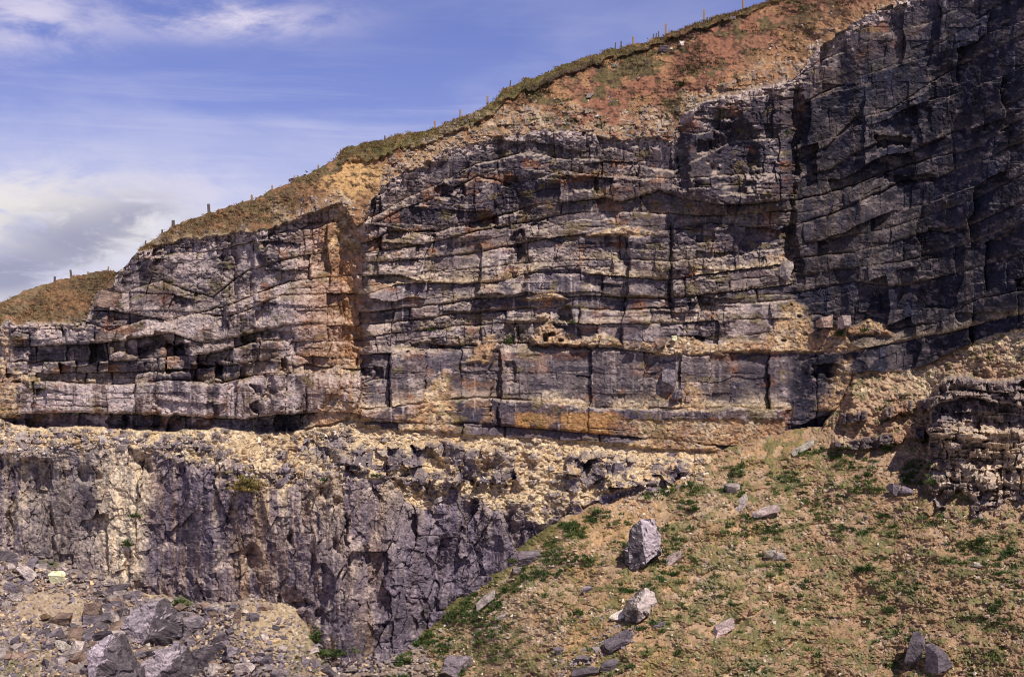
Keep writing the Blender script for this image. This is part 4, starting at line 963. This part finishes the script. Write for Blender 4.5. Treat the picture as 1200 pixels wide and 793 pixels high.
stuff('grass', cts, 14, np.random.default_rng(1).uniform(.15, .5, len(cts)), np.random.default_rng(2).uniform(.08, .24, len(cts)), 3, G_scree, 'brown and green grass tufts over the scree slope', 'grass')
def s_edge():
    u = random.uniform(455, 1190); e = float(ES(u))
    if e > 785: return None, None
    v = e+random.expovariate(1/(40. if u < 700 else 110))
    if v > 795 or vn(np.array([u/26]), np.array([v/16]), 501)[0] < .52: return None, None
    return u, v
cts, uv = scatter_pts(1100, s_edge)
stuff('grass', cts, 18, np.random.default_rng(5).uniform(.15, .5, len(cts)), np.random.default_rng(6).uniform(.12, .32, len(cts)), 7, G_green, 'fresh green plants growing between the scree stones', 'ground cover')
def s_cl():
    u, v = s_edge()
    if u is None: return None, None
    return u, v
cts, uv = scatter_pts(1000, s_cl)
stuff('ground_plants', cts, 40, np.random.default_rng(15).uniform(.18, .5, len(cts)), np.random.default_rng(16).uniform(.25, .55, len(cts)), 17, G_green, 'dark green leafy plants in loose clusters on the scree', 'plants')
def s_turf():
    u = random.uniform(-5, 940); a = float(S[min(len(us)-1, np.searchsorted(us, u))]); b = float(TP(u))
    if b-a < 4: return None, None
    if u < 360: v = random.uniform(a, b-2)
    else: v = a+abs(random.gauss(0, 1))*(9 if u < 800 else 4)
    if v > b: return None, None
    if blob(u, v+.9*(u-28), 28, 352, 22, 12) > .4 or blob(u, v, 412, 208, 38, 22) > .4: return None, None
    return u, v
cts, uv = scatter_pts(3800, s_turf)
stuff('grass', cts, 9, np.random.default_rng(8).uniform(.2, .5, len(cts)), np.random.default_rng(9).uniform(.12, .38, len(cts)), 10, G_heath, 'brown green moorland turf along the hill crest', 'grass')
def s_red():
    u = random.uniform(600, 1000); a = float(SK(u))+10; b = float(TP(u))-6
    if b < a: return None, None
    v = random.uniform(a, b)
    if vn(np.array([u/22]), np.array([v/12]), 502)[0] < .58: return None, None
    return u, v
cts, uv = scatter_pts(800, s_red)
stuff('heather', cts, 16, np.random.default_rng(11).uniform(.2, .6, len(cts)), np.random.default_rng(12).uniform(.15, .4, len(cts)), 13, G_dark, 'dark low heather tufts on the red soil slope', 'heather')
SHR = [(797,97,16,9,'dark','dark round heather clump on the soil slope above the stepped face'),
 (985,387,8,13,'green','bright green shrub at the foot of the dark wall beside a brown block'),
 (1013,386,6,8,'green','small green shrub tucked against the foot of the dark wall'),
 (150,633,9,13,'green','dark green plant growing on the pale streak of the lower wall'),
 (160,603,10,7,'green','small plant above the other one on the pale streak of the lower wall'),
 (598,396,7,14,'green','hanging green plant in the joint above the massive bed'),
 (504,384,12,7,'green','low green tuft on a narrow ledge of the central face'),
 (289,562,34,26,'straw','yellowish grass clump on the debris ledge above the lower wall'),
 (672,376,9,5,'green','green tuft under the square notch in the central face'),
 (814,590,7,16,'green','slender green bush on the sandy top of the scree'),
 (1013,664,20,9,'green','broad green plant in the grass in the right part of the scree'),
 (1043,713,13,7,'green','low green plant on the lower right part of the scree'),
 (922,155,6,7,'green','tiny green plant in the vertical crack beside the dark wall'),
 (381,561,8,7,'green','green tuft on the debris ledge left of the overhanging block'),
 (442,556,9,5,'green','green tuft on the debris ledge right of the overhanging block'),
 (212,705,16,15,'green','green grass clump at the foot of the lower wall behind the rubble'),
 (394,762,44,9,'green','strip of bright green grass beneath the nose of the lower wall'),
 (372,742,14,16,'green','green grass clump left of the nose of the lower wall')]
for (u, v, w, h, kd, lb) in SHR:
    p = pt(u, v+h*.4); s = p.y/FP; W, H = w*s, h*s
    k = max(4, int(w*h/9)); g = np.random.default_rng(int(u))
    base = np.stack([p.x+g.normal(0, .27, k)*W, p.y+g.normal(0, .2, k)*W*.6-.2, p.z+np.abs(g.normal(0, .3, k))*H-.1*H], 1)
    co, f = blades(base, 22, .3, .42, int(v), .9)
    o = link('shrub' if kd != 'straw' else 'grass_clump', make_mesh('shrub', (co-np.array(p)), f), {'dark': G_dark, 'green': G_green, 'straw': G_straw}[kd])
    o.location = p; o['label'] = lb; o['category'] = 'plant'

# ------------------------------------------------------------------ fence posts along the crest
def wood(name, c):
    m = bpy.data.materials.new(name); m.use_nodes = True
    nt = m.node_tree; nd = nt.nodes; lk = nt.links; bs = nd['Principled BSDF']; bs.inputs['Roughness'].default_value = .85
    tc = nd.new('ShaderNodeTexCoord'); mp = nd.new('ShaderNodeMapping'); mp.inputs['Scale'].default_value = (14, 14, 1.5); lk.new(tc.outputs['Object'], mp.inputs[0])
    nz = nd.new('ShaderNodeTexNoise'); nz.inputs['Scale'].default_value = 2; nz.inputs['Detail'].default_value = 6; lk.new(mp.outputs[0], nz.inputs['Vector'])
    rp = nd.new('ShaderNodeValToRGB'); e = rp.color_ramp.elements; e[0].position = .3; e[0].color = (*[x*.6 for x in c], 1); e[1].position = .7; e[1].color = (*c, 1)
    lk.new(nz.outputs['Fac'], rp.inputs[0]); lk.new(rp.outputs[0], bs.inputs['Base Color']); return m
W_pale = wood('new_timber', (.40, .25, .15)); W_old = wood('old_grey_timber', (.13, .10, .09))
def post_mesh(w, d, h, seed, chamfer=True):
    r = random.Random(seed); bm = bmesh.new()
    rings = []
    for z, k in ((-.5, 1), (h*.5, 1.0), (h-w*.45, .98), (h, .55 if chamfer else .9)):
        dx, dy = r.uniform(-.01, .01), r.uniform(-.01, .01)
        rings.append([bm.verts.new((a*w*.5*k+dx, b*d*.5*k+dy, z)) for a, b in ((-1, -.8), (-.8, -1), (.8, -1), (1, -.8), (1, .8), (.8, 1), (-.8, 1), (-1, .8))])
    for A, B in zip(rings, rings[1:]):
        for i in range(8): bm.faces.new((A[i], A[(i+1) % 8], B[(i+1) % 8], B[i]))
    bm.faces.new(rings[-1]); bm.faces.new(rings[0][::-1])
    me = bpy.data.meshes.new('post'); bm.to_mesh(me); bm.free(); return me
POSTS = [ # u, top, foot, width px, kind, lean, label
 (64,324,333,2.2,'old',.02,'short dark post at the far left, first along the crest'),
 (84,316,328,2.4,'old',-.12,'dark leaning post second along the crest from the left'),
 (103,318,324,1.8,'new',0,'short pale stake third from the left on the crest'),
 (127,312,318,1.5,'new',0,'thin pale stake just left of the step in the skyline'),
 (170,282,290,1.6,'old',.1,'small dark stake at the top of the step in the skyline'),
 (190,269,276,1.8,'old',0,'short dark stub left of the stout grey post'),
 (203,258,268,3.2,'old',0,'stout grey post below the largest split post'),
 (245,239,252,3.4,'old',-.05,'thickest old grey post, split and with a broken stake beside it'),
 (295,228,236,1.9,'new',0,'pale timber post right of the split post'),
 (319,217,228,1.9,'new',0,'tall pale timber post left of the dark skyline rock'),
 (345,205.5,213,1.8,'new',0,'pale timber post right behind the dark skyline rock'),
 (373,193,200,1.8,'new',0,'short pale stake above the orange sand scarp'),
 (451,159,166,1.6,'old',0,'small dark stake on the grassy hump above the scarp'),
 (472,155.5,163,2.2,'new',0,'short pale stake on the grassy hump right of the dark stake'),
 (509.6,141,152,1.9,'new',0,'pale timber post right of the grassy hump'),
 (539.5,128,138.5,2,'new',0,'pale timber post in the middle of the crest line'),
 (571.4,112,124,2,'new',0,'pale timber post at the foot of the grassy step'),
 (597.5,94.5,103,1.3,'old',.1,'thin dark stake on top of the grassy step'),
 (721,50,58,1.3,'old',.05,'thin dark stake left in a sparse row near the upper crest'),
 (728,48.5,57,1.4,'old',0,'thin dark stake right in a sparse row near the upper crest'),
 (742,42.5,50,2.1,'new',0,'short pale stub between thin dark stakes on the upper crest'),
 (766,40,47,1.2,'old',0,'left of three thin dark stakes beside a tall pale post'),
 (769,39,46,1.2,'old',.04,'middle of three thin dark stakes beside a tall pale post'),
 (771.8,37,45,1.4,'old',0,'right of three thin dark stakes beside a tall pale post'),
 (780.3,27.5,42,2.2,'new',0,'tall pale post third from the top of the crest'),
 (825,11,28,2.2,'new',0,'tall pale post second from the top of the crest'),
 (828.5,20,27,1.3,'old',.1,'thin dark stake touching the second highest pale post'),
 (871,-2,13,2.2,'new',0,'highest pale post cut by the top edge of the photo')]
for i, (u, a, b, w, kd, lean, lb) in enumerate(POSTS):
    ci = min(len(us)-1, np.searchsorted(us, u)); y = float(Y[2, ci])+.7
    s = y/FP; foot = float(S[ci])
    hgt = max(b, foot)-a
    me = post_mesh(w*s, w*s*.9, hgt*s, i, kd == 'new'); o = link('fence_post', me, W_pale if kd == 'new' else W_old)
    o.location = ((u-CU)/FP*y, y, (CV-(a+hgt))/FP*y); o.rotation_euler = (0, lean, random.uniform(-.3, .3))
    o['label'] = lb; o['category'] = 'fence post'; o['group'] = 'fence posts along the crest'
    if u == 245:
        bk_ = link('broken_stake', post_mesh(w*s*.45, w*s*.5, hgt*s*.62, 77, False), W_old, o); bk_.location = (w*s*.55, -.05, 0); bk_.rotation_euler = (0, -.2, 0)

# ------------------------------------------------------------------ daylight
EL, AZ = math.radians(53), math.radians(32)      # azimuth measured from behind the camera towards the right
sd = Vector((math.sin(AZ)*math.cos(EL), -math.cos(AZ)*math.cos(EL), math.sin(EL)))
sun_d = bpy.data.lights.new('sun', 'SUN'); sun_d.energy = 5.0; sun_d.angle = math.radians(.5); sun_d.color = (1, .935, .86)
sun = bpy.data.objects.new('sun', sun_d); COL.objects.link(sun); sun.rotation_euler = (-sd).to_track_quat('-Z', 'Y').to_euler()
w = bpy.data.worlds.new('World'); scene.world = w; w.use_nodes = True
nt = w.node_tree; nd = nt.nodes; lk = nt.links; bg = nd['Background']
sky = nd.new('ShaderNodeTexSky'); sky.sky_type = 'NISHITA'; sky.sun_disc = False; sky.sun_elevation = EL; sky.sun_rotation = math.atan2(sd.x, sd.y)
sky.air_density = 1.0; sky.dust_density = .6; sky.ozone_density = 2.5; sky.altitude = 300
def math_(op, a, b=None, c=None, clamp=False):
    n = nd.new('ShaderNodeMath'); n.operation = op; n.use_clamp = clamp
    for i, x in enumerate((a, b, c)):
        if x is None: continue
        if isinstance(x, (int, float)): n.inputs[i].default_value = x
        else: lk.new(x, n.inputs[i])
    return n.outputs[0]
def mixrgb(f, a, b, bt='MIX'):
    n = nd.new('ShaderNodeMix'); n.data_type = 'RGBA'; n.blend_type = bt
    for i, x in ((0, f), (6, a), (7, b)):
        if isinstance(x, (int, float)): n.inputs[i].default_value = x
        elif isinstance(x, tuple): n.inputs[i].default_value = x
        else: lk.new(x, n.inputs[i])
    return n.outputs[2]
tc = nd.new('ShaderNodeTexCoord'); sp = nd.new('ShaderNodeSeparateXYZ'); lk.new(tc.outputs['Generated'], sp.inputs[0])
gx = math_('DIVIDE', sp.outputs[0], math_('MAXIMUM', math_('ABSOLUTE', sp.outputs[1]), .05)); gz = math_('DIVIDE', sp.outputs[2], math_('MAXIMUM', math_('ABSOLUTE', sp.outputs[1]), .05))
cb_ = nd.new('ShaderNodeCombineXYZ'); lk.new(sp.outputs[0], cb_.inputs[0]); lk.new(sp.outputs[1], cb_.inputs[1]); lk.new(math_('MULTIPLY', sp.outputs[2], 2.6), cb_.inputs[2])
def noise(scale, det=7, rgh=.6, dist=.3, off=0):
    mp = nd.new('ShaderNodeMapping'); lk.new(cb_.outputs[0], mp.inputs[0]); mp.inputs['Location'].default_value = (off, off*.7, off*.3)
    n = nd.new('ShaderNodeTexNoise'); n.inputs['Scale'].default_value = scale; n.inputs['Detail'].default_value = det; n.inputs['Roughness'].default_value = rgh; n.inputs['Distortion'].default_value = dist; lk.new(mp.outputs[0], n.inputs['Vector']); return n.outputs['Fac']
def mrange(x, a, b, c=0, d=1):
    n = nd.new('ShaderNodeMapRange'); n.interpolation_type = 'SMOOTHSTEP'; lk.new(x, n.inputs[0]); n.inputs[1].default_value = a; n.inputs[2].default_value = b; n.inputs[3].default_value = c; n.inputs[4].default_value = d; return n.outputs[0]
def gauss(cu, cv, ru, rv):
    a = math_('DIVIDE', math_('SUBTRACT', gx, (cu-CU)/FP), ru/FP); b = math_('DIVIDE', math_('SUBTRACT', gz, (CV-cv)/FP), rv/FP)
    return math_('EXPONENT', math_('MULTIPLY', math_('ADD', math_('MULTIPLY', a, a), math_('MULTIPLY', b, b)), -1))
zen = mrange(sp.outputs[2], .22, .75, 1.0, .42)
cz = nd.new('ShaderNodeCombineXYZ')
for i_ in range(3): lk.new(zen, cz.inputs[i_])
base = mixrgb(1.0, sky.outputs[0], (1.08, .90, 1.42, 1), 'MULTIPLY')
nA = noise(7, 8, .62, .5, 1.3); nB = noise(16, 8, .65, .6, 4.1); nC = noise(5, 6, .55, .3, 8.2)
st_m = nd.new('ShaderNodeMapping'); lk.new(cb_.outputs[0], st_m.inputs[0]); st_m.inputs['Rotation'].default_value = (0, math.radians(-9), 0); st_m.inputs['Scale'].default_value = (3.2, 3.2, 20)
st_n = nd.new('ShaderNodeTexNoise'); st_n.inputs['Scale'].default_value = 1.6; st_n.inputs['Detail'].default_value = 8; st_n.inputs['Roughness'].default_value = .6; st_n.inputs['Distortion'].default_value = .4; lk.new(st_m.outputs[0], st_n.inputs['Vector'])
haze = mrange(gz, .18, .02)                                  # whitening towards the horizon
haze = math_('MULTIPLY', haze, mrange(gx, .1, -.3, .35, 1))
col = mixrgb(math_('MULTIPLY', haze, .72), base, (10.6, 10.4, 11.6, 1))
wisp = math_('MULTIPLY', mrange(math_('ADD', math_('MULTIPLY', nA, .6), math_('MULTIPLY', nB, .4)), .40, .60), math_('ADD', math_('ADD', gauss(270, 22, 120, 24), math_('MULTIPLY', gauss(30, 20, 90, 50), .8)), math_('MULTIPLY', gauss(100, 225, 220, 30), .7)), None, True)
col = mixrgb(math_('MULTIPLY', wisp, .9), col, (11.2, 10.2, 11.8, 1))
veil = math_('MULTIPLY', math_('MULTIPLY', mrange(nC, .40, .70), mrange(gz, .30, .10, .10, .45)), mrange(gz, .9, .4))
col = mixrgb(veil, col, (9, 9, 11.4, 1))
col = mixrgb(math_('MULTIPLY', math_('MULTIPLY', mrange(st_n.outputs['Fac'], .46, .72), mrange(gz, .27, .12)), .24), col, (9.6, 9.6, 11.8, 1))
bank = math_('MULTIPLY', mrange(math_('ADD', math_('MULTIPLY', nA, .5), math_('MULTIPLY', nB, .5)), .41, .57), math_('ADD', gauss(60, 270, 150, 60), math_('MULTIPLY', gauss(-100, 300, 260, 90), .8)), None, True)
col = mixrgb(math_('MULTIPLY', bank, .85), col, (12.2, 11.6, 10.8, 1))
grey = math_('MULTIPLY', mrange(math_('ADD', math_('MULTIPLY', nC, .5), math_('MULTIPLY', nB, .5)), .42, .55), math_('ADD', math_('ADD', gauss(90, 285, 90, 48), gauss(-5, 325, 60, 26)), math_('MULTIPLY', gauss(170, 250, 50, 26), .6)), None, True)
col = mixrgb(math_('MULTIPLY', grey, .95), col, (4.6, 4.7, 6.6, 1))
col = mixrgb(1.0, col, cz.outputs[0], 'MULTIPLY')
lk.new(col, bg.inputs['Color']); bg.inputs['Strength'].default_value = .076
scene.view_settings.view_transform = 'Standard'; scene.view_settings.look = 'None'; scene.view_settings.exposure = 0
scene.cycles.filter_width = 1.05
scene.render.resolution_x = 1024; scene.render.resolution_y = 676
